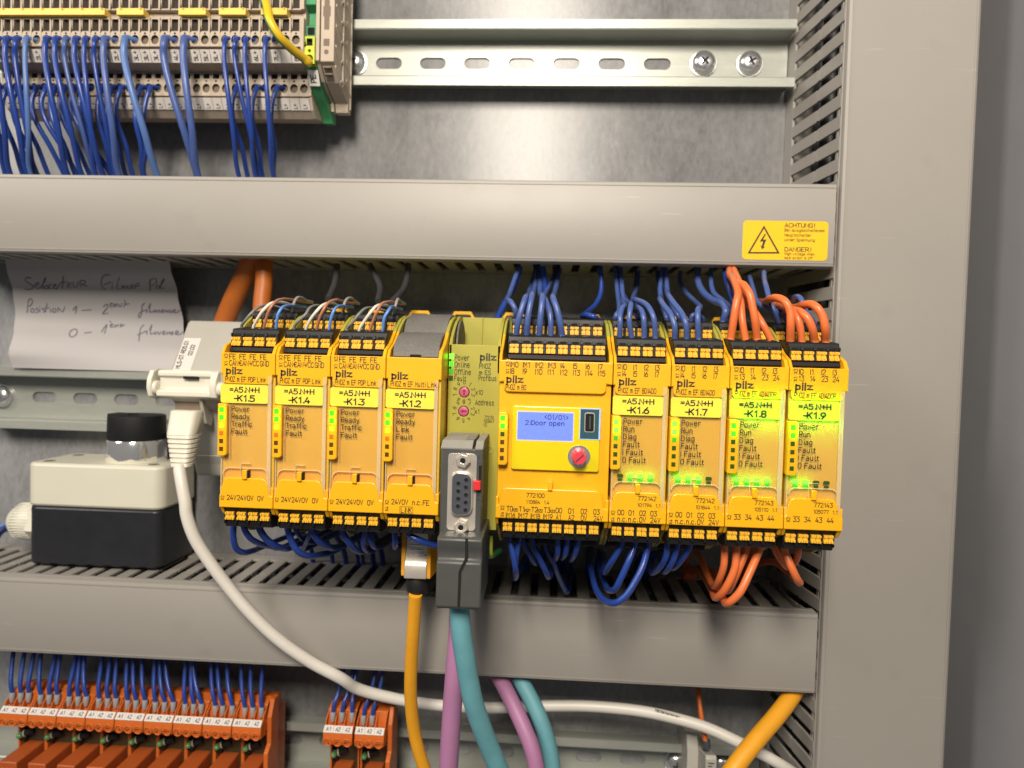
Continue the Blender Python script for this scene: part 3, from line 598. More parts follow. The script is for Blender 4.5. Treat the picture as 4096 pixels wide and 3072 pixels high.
g = MB(); g.text3('PE', Vector((gx0+4.1,0,0))+A+d*6.0+n*.66, -d, (-1,0,0), 2.6, 'ink', width=4.0, bold=.01); build('lettering', g, mt, smooth=0)
bx0, bx1 = gx1+.2, gx1+9.6
t = thing('end_bracket', 'beige end bracket clamped on the upper rail right of the green earth terminal', 'end bracket', ((bx0+bx1)/2, 0, ZC-4))
mb = MB(); pr = [(19.5,143.5),(24,143.5),(25,148),(32,150),(40,153),(47,159),(49.5,160),(49.5,225),(19.5,225)]
mb.px(pr, bx0+2.6, bx1, 'beige'); mb.px([(h-.2 if h > 3 else h, z+.6) for h, z in pr], bx0, bx0+1.9, 'beige'); mb.px([(h-4 if h > 8 else h, z+2) for h, z in pr], bx0+1.8, bx0+2.7, 'beige')
build('housing', mb, t, bevel=.3, smooth=0)
bx = bx0+5.6
for z0, z1, w_ in ((196,200,1.5),(175.5,193,1.3),(182,187,1.9),(167.5,171,1.5)): build('bracket_slot', MB().box(bx-w_, bx+w_, 49.2, 49.56+.01*w_, z0, z1, 'beigein'), t, smooth=0)
build('screw_hole', MB().disc(bx, 49.58, 164.6, 1.2, 1.2, 'beigein'), t, smooth=0)
for z in (154.8, 157.4): build('bracket_slot', MB().box(bx-2, bx+2, 43.5+(z-154.8)*.8, 46.0+(z-154.8)*.8, z, z+.8, 'beigein'), t)
build('foot_slot', MB().box(bx1-3.4, bx1-.6, 23, 24.2, 144.2, 146.2, 'beigein'), t)
mb = MB()          # diagonal ribs on the right side face, one relief
for k in range(7):
    z = 149+k*10
    for j in range(3): mb.px([(21+j*9, z+3+(j%2)*4), (29+j*9, z+9-(j%2)*4), (29+j*9, z+10.2-(j%2)*4), (21+j*9, z+4.2+(j%2)*4)], bx1-.1, bx1+.45, 'beige')
mb.px([(20,146),(21.2,146),(21.2,222),(20,222)], bx1-.1, bx1+.5, 'beige'); mb.px([(34,153),(35.2,153),(35.2,222),(34,222)], bx1-.1, bx1+.5, 'beige')
build('side_ribs', mb, t, smooth=0)
# ================================================================== WIRES
def wire(name, label, pts, r, k, group, cat='wire', n=10, extra=None):
    P = [at(*p) if isinstance(p[0], str) else tuple(p) for p in pts]
    mb = MB().tube(P, r, k, n=n)
    o = build(name, mb, base=P[0], smooth=60)
    return tag(o, label, cat, group)
g1 = 'blue wires in the upper level of the terminal row'
up1 = {2:('blue',1680,1722,1.15,0),4:('blue',1553,1608,1.1,0),5:('blue',1488,1632,1.1,1),6:('blue',1423,1503,1.15,0),10:('blued',1165,1245,1.75,0),12:('blued',1040,1240,1.75,1),16:('bluep',790,985,1.7,0),
       18:('blued',660,745,1.55,0),19:('blue',600,722,1.2,1),20:('blue',537,600,1.2,0),21:('blue',475,640,1.35,0),22:('blued',413,590,1.2,1),23:('blue',352,510,1.35,0),24:('blue',290,420,1.4,0),26:('bluep',165,190,1.2,0),27:('blue',100,215,1.35,1),28:('blue',38,170,1.35,0),29:('blue',-25,60,1.3,0),30:('blue',-88,30,1.3,1)}
for i, (k, x, xe, r, beh) in up1.items():
    xt = TX0-TW*(i+.5); zt = ZC-12.7
    dh = -4 if beh else 0
    A = at('1', x-7, 345, 56+dh*.4); B = at('1', x+(xe-x)*.22-4, 560, 57+dh); Cc = at('1', x+(xe-x)*.62, 830, 52+dh); D = at('1', xe, 1085, 40+dh)
    wire('blue_wire', '%s wire in the upper level, %s terminal from the right' % ('pale blue' if k == 'bluep' else 'thick blue' if r > 1.5 else 'blue', ORD[i+1]),
         [(xt, 46, zt+1.2), at('1', x+3, 242, 51.2), at('1', x, 250, 53.8), at('1', x-4, 280, 55.4), A, B, Cc, D, (D[0]+1, 30, D[2]-12)], r, k, g1)
g2 = 'blue wires in the lower level of the terminal row'
lo1 = {2:(1755,1730),4:(1628,1655),6:(1500,1560),15:(955,908),16:(893,900),18:(770,835),19:(715,790),20:(655,700),22:(540,650),23:(480,690),24:(415,560),25:(355,470),26:(295,480),27:(235,400),28:(175,300),29:(115,230),30:(50,140),31:(-10,60)}
for i, (x, xe) in lo1.items():
    xt = TX0-TW*(i+.5); zt = ZC-32.2
    bow = -13 if i not in (2, 4, 6, 16) else -8
    A = at('1', x-27+bow*.6, 645, 44.6); B = at('1', x-30+bow+(xe-x)*.2, 760, 45); Cc = at('1', x+(xe-x)*.55+bow*.5, 930, 40); D = at('1', xe, 1090, 32)
    wire('blue_wire', 'dark blue wire in the lower level, %s terminal from the right' % ORD[i+1],
         [(xt, 34, zt+1), at('1', x+2, 546, 39.6), at('1', x-4, 554, 42), at('1', x-16, 582, 43.8), A, B, Cc, D, (D[0]+1, 24, D[2]-12)], 1.2, 'blue', g2)
# yellow/green earth wire: two-colour sheath
P = catmull([at('N', -60, -160, 50), at('N', 20, -20, 62), at('N', 60, 100, 68), at('N', 100, 280, 72), at('N', 220, 480, 70), at('N', 400, 660, 62), at('N', 545, 775, 55), at('N', 600, 830, 52.5), at('N', 610, 800, 48)], 8)
mb = MB(); n = 14; T = [(P[min(i+1, len(P)-1)]-P[max(i-1, 0)]).normalized() for i in range(len(P))]; u = Vector((-1, 0, -.2)); vs = []
for i, p in enumerate(P):
    u = (u-T[i]*u.dot(T[i])).normalized(); v = T[i].cross(u)
    for j in range(n): a = 2*math.pi*j/n; vs.append(p+(u*math.cos(a)+v*math.sin(a))*2.1)
mb.add(vs, [(0, 1, 2)], 'jumper'); mb.f = []; mb.m = []; gi = mb.mi('green'); mb.mi('gy')
yk = mb.mi('earthy')
for i in range(len(P)-1):
    for j in range(n): mb.f.append((i*n+j, i*n+(j+1)%n, (i+1)*n+(j+1)%n, (i+1)*n+j)); mb.m.append(gi if j in (11, 12, 13, 0, 1) else yk)
mb.mats = ['earthy' if q == 'jumper' else q for q in mb.mats]
X['earthy'] = mat('yellow_earth_wire_pvc', (.72, .47, .015), .38, var=.05)
mb.f.append(tuple(range(n))); mb.m.append(gi)
tag(build('earth_wire', mb, base=tuple(P[0]), smooth=60), 'thick yellow and green earth wire curving into the green earth terminal', 'wire')
# ================================================================== CONTROL MODULES
HF = 121.5
def plug(mod, x0, n, top, rear, nm='terminal_plug', hs=0.0):
    W_ = 4.9*n; s = 1 if top else -1; z0 = 14.3 if top else -48.7; dh = (-20 if rear else (0 if top else 3.2))+hs; dz = 8.4*s if rear else 0
    q = 1.0 if top else .92
    f = lambda pts: [(h+dh, z0+dz+s*z*q) for h, z in pts]
    mb = MB()
    mb.px(f([(116.6,0),(117,.6),(116.2,2.0),(115.2,2.4),(114.9,7.4),(114.5,9.2),(113.8,9.7),(102,11.0),(101.5,0)]), x0, x0+W_, 'black')
    for i in range(n+1):
        c = x0+4.9*i; a, b = max(x0, c-.5), min(x0+W_, c+.5)
        mb.px(f([(114.5,6.4),(116.3,6.6),(116.0,7.9),(114.5,8.0)]), a, b, 'black')
        mb.px(f([(114,2.2),(116.0,2.4),(115.6,6.5),(114,6.5)]), a, b, 'black')
    for i in range(n):
        c = x0+4.9*(i+.5)
        mb.px(f([(114.4,6.7),(115.12,6.7),(115.02,7.7),(114.4,7.7)]), c-1.25, c+1.25, 'void')
        if top: mb.add([(c+.9+.75*math.cos(a*math.pi/6), 110.6+dh+1.3*math.sin(a*math.pi/6), z0+dz+10.12-.03*math.sin(a*math.pi/6)*4.3) for a in range(12)], [tuple(range(12))], 'void')
    p = build(nm, mb, mod, bevel=.12, smooth=0)
    if top and not rear:
        g = MB(); c = x0+W_*.78; zz = z0+9.95
        for (a, b) in (((-.8,-1),(.8,1)), ((-.8,1),(.8,-1))):
            g.add([(c+a[0]-.12,112+dh+a[1],zz-.105*a[1]+.05),(c+a[0]+.12,112+dh+a[1],zz-.105*a[1]+.05),(c+b[0]+.12,112+dh+b[1],zz-.105*b[1]+.05),(c+b[0]-.12,112+dh+b[1],zz-.105*b[1]+.05)], [(0,1,2,3)], 'tag')
        g.box(x0+W_*.53, x0+W_*.53+.25, 111+dh, 113+dh, zz-.05, zz+.1, 'tag')
        build('marking', g, p, smooth=0)
    for i in range(n):
        c = x0+4.9*(i+.5)+random.uniform(-.06, .06); l = MB(); j = random.uniform(-.25, .2); spl = random.choice((0, 0, .5))
        for sx, ex in ((-1, 0), (1, spl)):
            a, b = (c-1.85, c-.06) if sx < 0 else (c+.06, c+1.85)
            l.px(f([(114.6,2.5),(116.4+j+ex*.6,2.6),(116.1+j+ex*.6,6.2),(114.6,6.2)]), a, b, 'lever')
            for zz in (2.65, 5.0):
                l.px(f([(116,zz),(116.95+j+ex*.6,zz+.05),(116.85+j+ex*.6,zz+1.1),(115.8,zz+1.15)]), a+(.0 if sx < 0 else 1.1), b-(1.1 if sx < 0 else 0), 'lever')
                l.px(f([(116,zz),(116.85+j+ex*.6,zz+.05),(116.75+j+ex*.6,zz+1.1),(115.8,zz+1.15)]), a+(1.15 if sx < 0 else 0), b-(0 if sx < 0 else 1.15), 'lever')
        build('release_lever', l, p, bevel=.12, smooth=0)
    return p
EAR = [(121.3,5.5),(121.3,14),(119,17),(112,19.6),(106,23.2),(104,24.8),(104,5.5)]
EARB = [(104,5.5),(104,24.8),(100,27.4),(93,30.6),(84,32.6),(70,33),(70,5.5)]
def mirror(p, zc=-17.35): return [(h, 2*zc-z) for h, z in p]
def tab_top(x, W_, wide):
    i = .9 if not wide else 2.2; e = .8 if not wide else 1.5
    n = rrect(x+i, x+W_-i-.3, 1.5, 6.2, 2.0, 4, (1, 1, 0, 0))
    return n[:10]+[(x+W_-i-.3,5.5),(x+W_-.15,5.2),(x+W_-.15,14),(x+.15,14),(x+.15,5.2),(x+i,5.5)]
def tab_bot(x, W_, wide):
    i = 1.0 if not wide else 1.6
    return [(x+.1,-48.8),(x+.1,-43.8),(x+i-.3,-43.3),(x+i+.3,-39.2),(x+i+1.3,-37.1),(x+i+2.6,-36.5),(x+W_-i-3.6,-36.5),(x+W_-i-2.2,-37.1),(x+W_-i-1.2,-39.2),(x+W_-i-.5,-43.3),(x+W_-.15,-43.8),(x+W_-.15,-48.8)]
def module(k, W_, name, label, kind, col='yellow', inner='amber'):
    x = 22.5*k; base = (x+W_/2, 15, -15.3)
    t = thing(name, label, 'control module', base, 'yellow control modules in a row')
    mb = MB(); a, b = x+.3, x+W_-.3
    mb.box(a, b, 17, 101, -47, 14.5, col); mb.box(a, b, 17, 79, -67, 32.5, 'olive'); mb.box(a+1, b-1, 79, 92, -60, 26, 'black')
    for e in (EAR, mirror(EAR)):
        for q in ((x+.12, x+1.3), (x+W_-1.6, x+W_-.12)): mb.px(e, q[0], q[1], col)
    for e in (EARB, mirror(EARB)):
        for q in ((x+.12, x+1.3), (x+W_-1.6, x+W_-.12)): mb.px(e, q[0], q[1], 'olive')
    build('housing', mb, t, bevel=.35, smooth=0)
    build('inner_panel', MB().box(x+.45, x+W_-.45, 100, 119.9, -48.2, 13.5, inner), t, bevel=.3)
    wide = W_ > 30
    tt = build('top_marking_tab', MB().ph(tab_top(x, W_, wide), 116.6, HF, col), t, bevel=.45, smooth=0)
    tb = build('bottom_marking_tab', MB().ph(tab_bot(x, W_, wide), 116.6, HF+.4, col), t, bevel=.45, smooth=0)
    lx = x+9.9 if not wide else x+20.6
    lt = build('latch', MB().box(lx, lx+1.9, 117, HF+1.3, -37, -33.2, col), t, bevel=.25)
    if k < 4:
        build('latch_slot', MB().box(lx+1.95, lx+2.55, 118, HF+.6, -36.4, -33.4, 'void'), lt)
        build('tab_recess', MB().ph(rrect(x+1.5, x+W_-2.5, -43, -32.6, 2.4, 5, (0, 0, 1, 1)), 117, 120.1, col), t, smooth=0)
    return t, x, tt, tb
def text_mb(items, k='print'):
    mb = MB()
    for it in items: mb.text(it[0], it[1], it[2], it[3], it[4], k, **(it[5] if len(it) > 5 else {}))
    return mb
def logo(mb, x, z, k, h, s=1.0):           # bold rounded wordmark, 6.8 wide
    q = .447*s; GL['\x01'] = '.9,-1.8 .9,4.6|.9,3.9 3.3,3.9 4.2,3.2 4.2,1.3 3.3,.6 .9,.6|6.5,0 6.5,4.4|6.5,5.7 6.5,6.1|8.7,0 8.7,6.0|10.5,3.9 14.5,3.9 10.7,.7 14.9,.7'
    vs, fs = stroke_text('\x01', 1.45); mb.add([(x+a*q, h, z+b*q) for a, b in vs], fs, k)
def vtext(mb, st, x, z, cap, h, k): mb.text3(st, (x, h, z), (0, 0, 1), (-1, 0, 0), cap, k)
def led_spill_light(parent, x, h, z, power, col=(.08, 1, .02)):
    l = bpy.data.lights.new('led_spill_light', 'POINT'); l.energy = power; l.color = col; l.shadow_soft_size = .0007
    o = bpy.data.objects.new('led_spill_light', l); COL.objects.link(o); b = BASE[parent.name]; o.parent = parent; o.location = ((x-b[0])*MM, -(h-b[1])*MM, (z-b[2])*MM)
def ledbar(t, x, z0, z1, cols, col='yellow', n0=0):
    bar = build('indicator_window', MB().ph(rrect(x-.1, x+3.7, z0, z1, 1.3, 5, (0, 1, 1, 0)), 116.8, HF+2, col), t, bevel=.35, smooth=0)
    st = (z1-z0-3.3)/6
    for i, c in enumerate(cols):
        zc = z1-2.4-st*i*1.07; s = 1.0 if c not in ('gled', 'yled', 'gled2') else 1.12
        build('indicator_led', MB().box(x+1.55-.78*s, x+1.55+.78*s, HF+1.0, HF+2.12, zc-.85*s, zc+.85*s, c), bar)
        if c in ('gled', 'gled2', 'yled'): led_spill_light(bar, x+2.0, HF+3.6, zc, LEDP*(1.4 if c == 'gled2' else .8), (1, .5, .02) if c == 'yled' else (.08, 1, .02))
    return bar
def name_label(t, x, z, s2, matk='label', tilt=0.0):
    zz = z
    lb = build('name_label', MB().ph([(a, b+tilt*(a-x)) for a, b in rrect(x, x+19.6, z-7.5, z, .9, 4)], HF-.35, HF+.05 if matk == 'label' else HF-.15, matk), t, smooth=0)
    h = HF+.13
    mb = MB(); mb.text('=A5.N+H', x+9.9, z-3.1+tilt*10, 2.0, h, 'ink', width=12.4, align='c', bold=.011); mb.text(s2, x+9.9, z-6.7+tilt*10, 2.3, h, 'ink', width=8.8, align='c', bold=.013)
    build('lettering', mb, lb, smooth=0)
    return lb
def cover(t, x, W_):
    mb = MB(); mb.box(x+.5, x+W_-1.3, 120.2, HF-.4, -43.2, 5.0, 'cover')
    build('clear_cover', mb, t, bevel=.3, smooth=0)
    r = MB()
    out = rrect(x+1.3, x+W_-2.3, -43, -32.4, 2.6, 5, (0, 0, 1, 1)); 
    arch = [p for p in out]
    inn = [(p[0]+(.35 if p[0] < x+W_/2 else -.35), p[1]-(.35 if p[1] > -40 else 0)) for p in arch]
    n = len(arch)
    for i in range(1, n-1):
        j = i+1
        if j >= n: break
        q = [arch[i], arch[j], inn[j], inn[i]]; r.ph(q, HF-.5, HF+.2, 'rim')
    r.box(x+9-.15, x+9, HF-.5, HF+.3, -36, -30.5, 'rim'); r.box(x+9, x+12.7, HF-.5, HF+.3, -30.7, -30.5, 'rim')
    r.box(x+W_-2.9, x+W_-1.4, HF-.6, HF+.1, -44, 5, 'rim'); r.box(x+.5, x+.9, HF-.6, HF+.1, -44, -28, 'rim')
    r.box(x+4.1, x+4.3, HF-.5, HF+.5, -28.5, -7, 'rim')
    build('cover_rim', r, t, smooth=0)
def status(mb, x, words, z0=-9.6, step=3.05, xx=4.6):
    for i, w_ in enumerate(words): mb.text(w_, x+xx, z0-step*i, 1.95, HF-.3, 'print', xs=.8)
CW = 4.22
LEDP = 2.1e-4
def efmod(k, s_label, mlabel, row1, row2, model, words, leds, bot1, bot2, botl, nums=None, outled=None, plugs=True, glowlabel=False, front=4, tilt=0.0):
    t, x, tt, tb = module(k, 22.5, 'control_module', mlabel, 'EF')
    mb = MB(); h = HF+.1
    if row1:
        vtext(mb, 'X3', x+2.9, 11.6, 1.3, h, 'print'); vtext(mb, 'X1', x+2.9, 8.7, 1.3, h, 'print')
        for i in range(4): mb.text(row1[i], x+3.5+CW*i, 11.5, 2.0, h, xs=.72); mb.text(row2[i], x+3.5+CW*i, 8.9, 2.0, h, xs=.66)
    logo(mb, x+2.2, 5.4 if row1 else 5.2, 'print', h)
    mb.text(model, x+2.0, 2.4, 1.9, h, 'print', width=len(model)*.93)
    build('lettering', mb, tt, smooth=0)
    mb = MB(); h = HF+.5
    z1 = -45.6 if k != 3 else -44.8
    for i, s in enumerate(botl): vtext(mb, s, x+2.2, z1-.3-2.7*i, 1.25, h, 'print')
    for i in range(4):
        mb.text(bot1[i], x+3.3+4.25*i, z1, 1.9, h, xs=.72)
        if bot2: mb.text(bot2[i], x+3.3+4.25*i, z1-2.6, 1.9, h, xs=.72)
    if nums: mb.text(nums[0], x+11.0, -39.6, 1.6, h, xs=.8); mb.text(nums[1], x+11.0, -42.1, 1.3, h, xs=.8)
    if mlabel.find('blanking') >= 0:
        mb.text('LINK', x+7.3, -48.0, 1.9, h, width=4.4)
        for a, b, c_, d_ in ((6.8,12.2,-45.75,-45.6),(6.8,12.2,-48.45,-48.3),(6.8,6.95,-48.45,-45.6),(12.05,12.2,-48.45,-45.6)): mb.quad((x+a,h,c_),(x+b,h,c_),(x+b,h,d_),(x+a,h,d_),'print')
    build('lettering', mb, tb, smooth=0)
    cover(t, x, 22.5)
    mb = MB(); status(mb, x, words); build('status_lettering', mb, t, smooth=0)
    ledbar(t, x, -27.6, -6.5, leds)
    lb = name_label(t, x+.15, 1.25, s_label, 'labelglow' if glowlabel else 'label', tilt)
    if glowlabel:
        for i in range(4): build('backlight_led', MB().box(x+4+3.9*i, x+6.2+3.9*i, HF-1.7, HF-1.3, -5.4, -2.6, 'gled2'), t)
        for i in range(3): led_spill_light(t, x+3+7*i, HF+1.5, 1.9, LEDP*3.5); led_spill_light(t, x+3+7*i, HF+3, -8.0, LEDP*6)  # bare green lights added for the spill round the label, no LED there
    if outled:
        for i, c in enumerate(outled):
            build('output_led', MB().ph(rrect(x+2.75+3.95*i, x+5.15+3.95*i, -30.9, -29.55, .6), HF-.6, HF-.2, 'gled2' if c else 'dgled'), t)
            if c: led_spill_light(t, x+3.95+3.95*i, HF+1.4, -30.4, LEDP*1.5)
            build('output_led', MB().ph(rrect(x+3.0+3.95*i, x+4.9+3.95*i, -32.4, -31.45, .45), HF-.6, HF-.25, 'gdim' if c else 'dgled'), t)
    if plugs:
        plug(t, x+1.5, 4, True, False); plug(t, x+1.5, 4, True, True)
    plug(t, x+1.0, 4, False, False)
    if bot2: plug(t, x+1.5, 4, False, True)
    return t, x
def dinclip(t, xc):
    mb = MB(); mb.px([(20,33.5),(36,33.5),(36,34.9),(20,35.4)], xc-9.5, xc+9.5, 'black')
    a = [(xc-6.8,34.8),(xc-4.4,38.7),(xc+4.4,38.7),(xc+6.8,34.8),(xc+4.9,34.8),(xc+3.8,37.0),(xc-3.8,37.0),(xc-4.9,34.8)]
    mb.ph(a, 28, 30.5, 'yellow'); build('rail_clip', mb, t, bevel=.2, smooth=0)
PL = ('FE','FE','FE','FE'); PL2 = ('CAN+','CAN-','VCC','GND')
ledP = ['gled', 'gled', 'yled', 'oled', 'dled', 'dled']; ledG = ['gled2', 'gled2', 'gdim', 'dgled', 'dgled', 'dgled']; ledG2 = ['gled', 'gled', 'dgled', 'dgled', 'dgled', 'dgled']
w4 = ('Power','Ready','Traffic','Fault'); w6 = ('Power','Run','Diag','Fault','I Fault','O Fault')
MODS = {}
for k, n_ in ((0, 5), (1, 4), (2, 3)):
    MODS[k] = efmod(k, '-K1.%d' % n_, 'yellow module labelled -K1.%d with thin grey, white, brown and blue wires on top' % n_, PL, PL2, 'PNOZ m EF PDP Link', w4, ledP, ('24V','24V','0V','0V'), None, ('X2',), tilt=(0, -.004, -.004)[k])[0]
MODS[3] = efmod(3, '-K1.2', 'yellow module labelled -K1.2 with dusty grey blanking covers on top', None, None, 'PNOZ m EF Multi Link', ('Power','Ready','Link','Fault'), ledP, ('24V','0V','n.c.','FE'), None, ('X2', 'X4'), plugs=False, tilt=-.008)[0]
R1 = ('I0','I1','I2','I3')
MODS[7] = efmod(7, '-K1.6', 'yellow module labelled -K1.6 beside the display module with four blue wires on top', R1, ('I4','I5','I6','I7'), 'PNOZ m EF 8DI4DO', w6, ledG, ('O0','O1','O2','O3'), ('n.c.','n.c.','0V','24V'), ('X2','X4'), ('772142','101794  1.1'), (0,1,1,1))[0]
MODS[8] = efmod(8, '-K1.7', 'yellow module labelled -K1.7 with three blue wires on top', R1, ('I4','I5','I6','I7'), 'PNOZ m EF 8DI4DO', w6, ledG, ('O0','O1','O2','O3'), ('n.c.','n.c.','0V','24V'), ('X2','X4'), ('772142','101844  1.1'), (1,1,1,0))[0]
MODS[9] = efmod(9, '-K1.8', 'yellow module labelled -K1.8 with green glow and four orange wires on top', R1, ('13','14','23','24'), 'PNOZ m EF 4DI4DOR', w6, ledG2, ('33','34','43','44'), None, ('X2',), ('772143','105110  1.1'), (1,1,1,1), glowlabel=True)[0]
MODS[10] = efmod(10, '-K1.9', 'rightmost yellow module labelled -K1.9 with green glow and four orange wires', R1, ('13','14','23','24'), 'PNOZ m EF 4DI4DOR', w6, ledG2, ('33','34','43','44'), None, ('X2',), ('772143','105077  1.1'), (1,1,0,0), glowlabel=True)[0]
# grey curved blanks of the -K1.2 module
x = 22.5*3
for dh, dz in ((0, 0), (-20, 9)):
    pr = [(118.5+dh,14.2+dz),(118+dh,15.8+dz),(115.5+dh,19.5+dz),(111+dh,22.2+dz),(104+dh,24.2+dz),(97+dh,25+dz),(97+dh,14+dz)]
    bl = build('blanking_cover', MB().px(pr, x+1.8, x+20.6, 'dustcap'), MODS[3], bevel=.3, smooth=50)
    build('finger_notch', MB().box(x+9, x+13.4, 116+dh, 118.75+dh, 14.1+dz, 15.2+dz, 'void'), bl)
for k, xc in ((0,18.7),(1,41),(2,63.2),(3,86),(7,176),(8,198),(9,221)): dinclip(MODS[k], xc)
# ---------------- big display module
t, x, tt, tb = module(5, 45, 'display_module', 'wide yellow module with lit blue display and red knob in the middle of the row', 'B0', inner='yellow')
MODS[5] = t
mb = MB(); h = HF+.1
vtext(mb, 'X3', x+4.2, 11.4, 1.3, h, 'print'); vtext(mb, 'X1', x+4.2, 8.6, 1.3, h, 'print')
for i in range(8):
    mb.text(('IM0','IM1','IM2','IM3','I4','I5','I6','I7')[i], x+4.6+4.93*i, 11.3, 2.0, h, xs=.72); mb.text('I%d' % (8+i), x+4.6+4.93*i, 8.7, 2.0, h, xs=.72)
logo(mb, x+3.1, 5.1, 'print', h); mb.text('PNOZ m B0', x+2.9, 2.4, 1.9, h, width=8.2)
build('lettering', mb, tt, smooth=0)
mb = MB(); h = HF+.5
vtext(mb, 'X2', x+3.6, -45.6, 1.25, h, 'print'); vtext(mb, 'X4', x+3.6, -48.2, 1.25, h, 'print')
for i in range(4):
    mb.text('T%d' % i, x+4.6+4.93*i, -45.8, 1.9, h, xs=.72); mb.text('M%d' % (20+i), x+6.8+4.93*i, -45.8, 1.1, h, width=2.3, bold=.02)
    mb.text('O%d' % i, x+24.0+4.93*i, -45.8, 1.9, h, xs=.72)
for i, s in enumerate(('IM16','IM17','IM18','IM19','A1','A2','0V','24V')): mb.text(s, x+4.4+4.93*i, -48.4, 1.9, h, xs=.66)
mb.text('772100', x+12.3, -40.0, 1.6, h, xs=.8); mb.text('110884  1.4', x+12.3, -42.5, 1.3, h, xs=.8)
build('lettering', mb, tb, smooth=0)
pn = build('display_panel', MB().ph(rrect(118.4, 153.0, -29.2, -4.0, 1.0), 116.6, HF, 'lcdpanel'), t, bevel=.3, smooth=0)
lc = build('display', MB().box(120.6, 142.4, HF-.5, HF+.06, -17.2, -6.3, 'lcd'), t)
build('display_frame', MB().box(120.2, 142.8, HF-1, HF+.02, -17.7, -5.8, 'tag'), t)
mb = MB()
def ltext(s, x0, x1, z):
    mb.text(s, x0, z, 1.7, HF+.12, 'lcdink', width=x1-x0)
ltext('<01/01>', 131.0, 140.6, -8.9); ltext('2:Door open', 123.4, 139.0, -11.3)
build('lettering', mb, lc, smooth=0)
us = build('usb_port', MB().box(145.0, 153.0, HF-1, HF+.08, -16.4, -4.2, 'cyan'), t)
mb = MB()
for a_, b_, c_, d_ in ((144.9,153.1,-4.5,-4.1),(144.9,153.1,-16.5,-16.2),(144.9,145.25,-16.5,-4.1),(152.5,153.1,-16.5,-4.1)): mb.box(a_, b_, HF-.5, HF+.16, c_, d_, 'ice')
build('painted_glow_rim', mb, us)
mb = MB(); mb.ph(rrect(146.8, 150.9, -13.6, -5.8, .8), HF-.5, HF+.2, 'nickel'); build('socket_shell', mb, us, bevel=.1)
mb = MB(); mb.ph(rrect(147.2, 150.5, -13.2, -6.2, .6), HF-.5, HF+.26, 'void'); mb.box(148.7, 149.3, HF, HF+.5, -12.2, -7.2, 'slate'); build('socket_opening', mb, us)
kx, kz = 145.1, -23.2
kn = build('rotary_knob', MB().lathe((kx, HF-.3, kz), (0, 1, 0), [(2.7, 0), (2.7, 5.4), (2.4, 6.0), (.2, 6.0)], 'redknob', 10), t, smooth=30)
build('knob_recess', MB().lathe((kx, HF-1, kz), (0, 1, 0), [(4.45, 0), (4.45, 1.2), (4.1, 1.3), (3.2, 1.1), (.1, 1.1)], 'chrome', 28), t)
build('knob_slot', MB().ph([(kx-1.7, kz-1.2), (kx-1.3, kz-1.6), (kx+1.7, kz+1.2), (kx+1.3, kz+1.6)], HF+5.6, HF+5.8, 'pinkd'), kn)
ledbar(t, x+.75, -27.4, -6.4, ['gled', 'gled', 'dgled', 'dled', 'dled', 'dled'])
plug(t, x+3.2, 8, True, False); plug(t, x+3.2, 8, True, True); plug(t, x+2.6, 8, False, False); plug(t, x+3.2, 8, False, True)
dinclip(t, 113); dinclip(t, 152.6)
# ---------------- olive fieldbus module
x = 90.0; t = thing('fieldbus_module', 'olive green module with two pink rotary dials left of the display module', 'control module', (101, 15, -15.3), 'yellow control modules in a row'); MODS[4] = t
HE = 105
mb = MB(); mb.box(x+.3, x+22.0, 17, 103, -58, 8, 'olive'); mb.box(x+.3, x+22, 17, 72, -66, 33.2, 'olive'); mb.box(x+10.5, x+11, 70, 72.5, 8, 33.4, 'olive')
EO = [(HE,19.9),(103,22.5),(97,26.5),(90,30),(80,33),(70,33.6),(70,8),(HE,8)]
for q in ((x+.2, x+1.5), (x+20.6, x+22.0)): mb.px(EO, q[0], q[1], 'olive')
build('housing', mb, t, bevel=.35, smooth=0)
build('front_plate', MB().ph([(x+.2,-58),(x+22,-58),(x+22,19.9),(x+.2,20.0)], 102.6, HE, 'olive'), t, bevel=.3)
mb = MB(); mb.ph([(x+.2,20.0),(x+1.5,20.0),(x+1.5,8),(x+.2,8)], 99, 103, 'olive')
mb = MB().lathe((x+2.0, 84, 17), (1, 0, 0), [(14, 0), (14, .8), (.5, .9)], 'dustcap', 30); build('side_disc', mb, t)
mb = MB()
for s, x0, x1, y, cp in (('Power',820,912,696,33),('Online',819,914,740,33),('Offline',818,922,786,33),('Fault',816,892,826,30),('PNOZ',974,1050,748,30),('m ES',974,1048,787,26),('Profibus',970,1083,824,30),('x10',950,998,912,26),('Address',948,1068,978,30),('x1',945,975,1032,26),('772132',1007,1067,1066,18),('100847',1003,1070,1090,18),('1.0',1000,1022,1114,18)):
    ptext(mb, '5', x0, x1, y, cp, s, HE, 'oprint', HE+.1)
A = at('5', 978, 697, HE); B = at('5', 1084, 697, HE); logo(mb, A[0], A[2], 'oprint', HE+.1, (B[0]-A[0])/6.9)
for cx_, cy_ in ((880, 897), (876, 1018)):
    c0 = at('5', cx_, cy_, HE)
    for d in range(10):
        a = math.radians(-36*d); r = 4.0; O = Vector((c0[0]-r*math.sin(a), HE+.1, c0[2]+r*math.cos(a))); U = Vector((math.cos(a), 0, math.sin(a))); V = Vector((-math.sin(a), 0, math.cos(a)))
        mb.text3(str(d), O-V*.7, U, V, 1.4, 'oprint', align='c')
build('lettering', mb, t, smooth=0)
for i, (y, c) in enumerate(((672, 'gled2'), (720, 'gled'), (766, 'gdim'), (809, 'dgled'))):
    c0 = at('5', 800-i*1.2, y, HE); build('indicator_led', MB().box(c0[0]-.85, c0[0]+.85, HE-1, HE+.25, c0[2]-1.05, c0[2]+1.05, c), t)
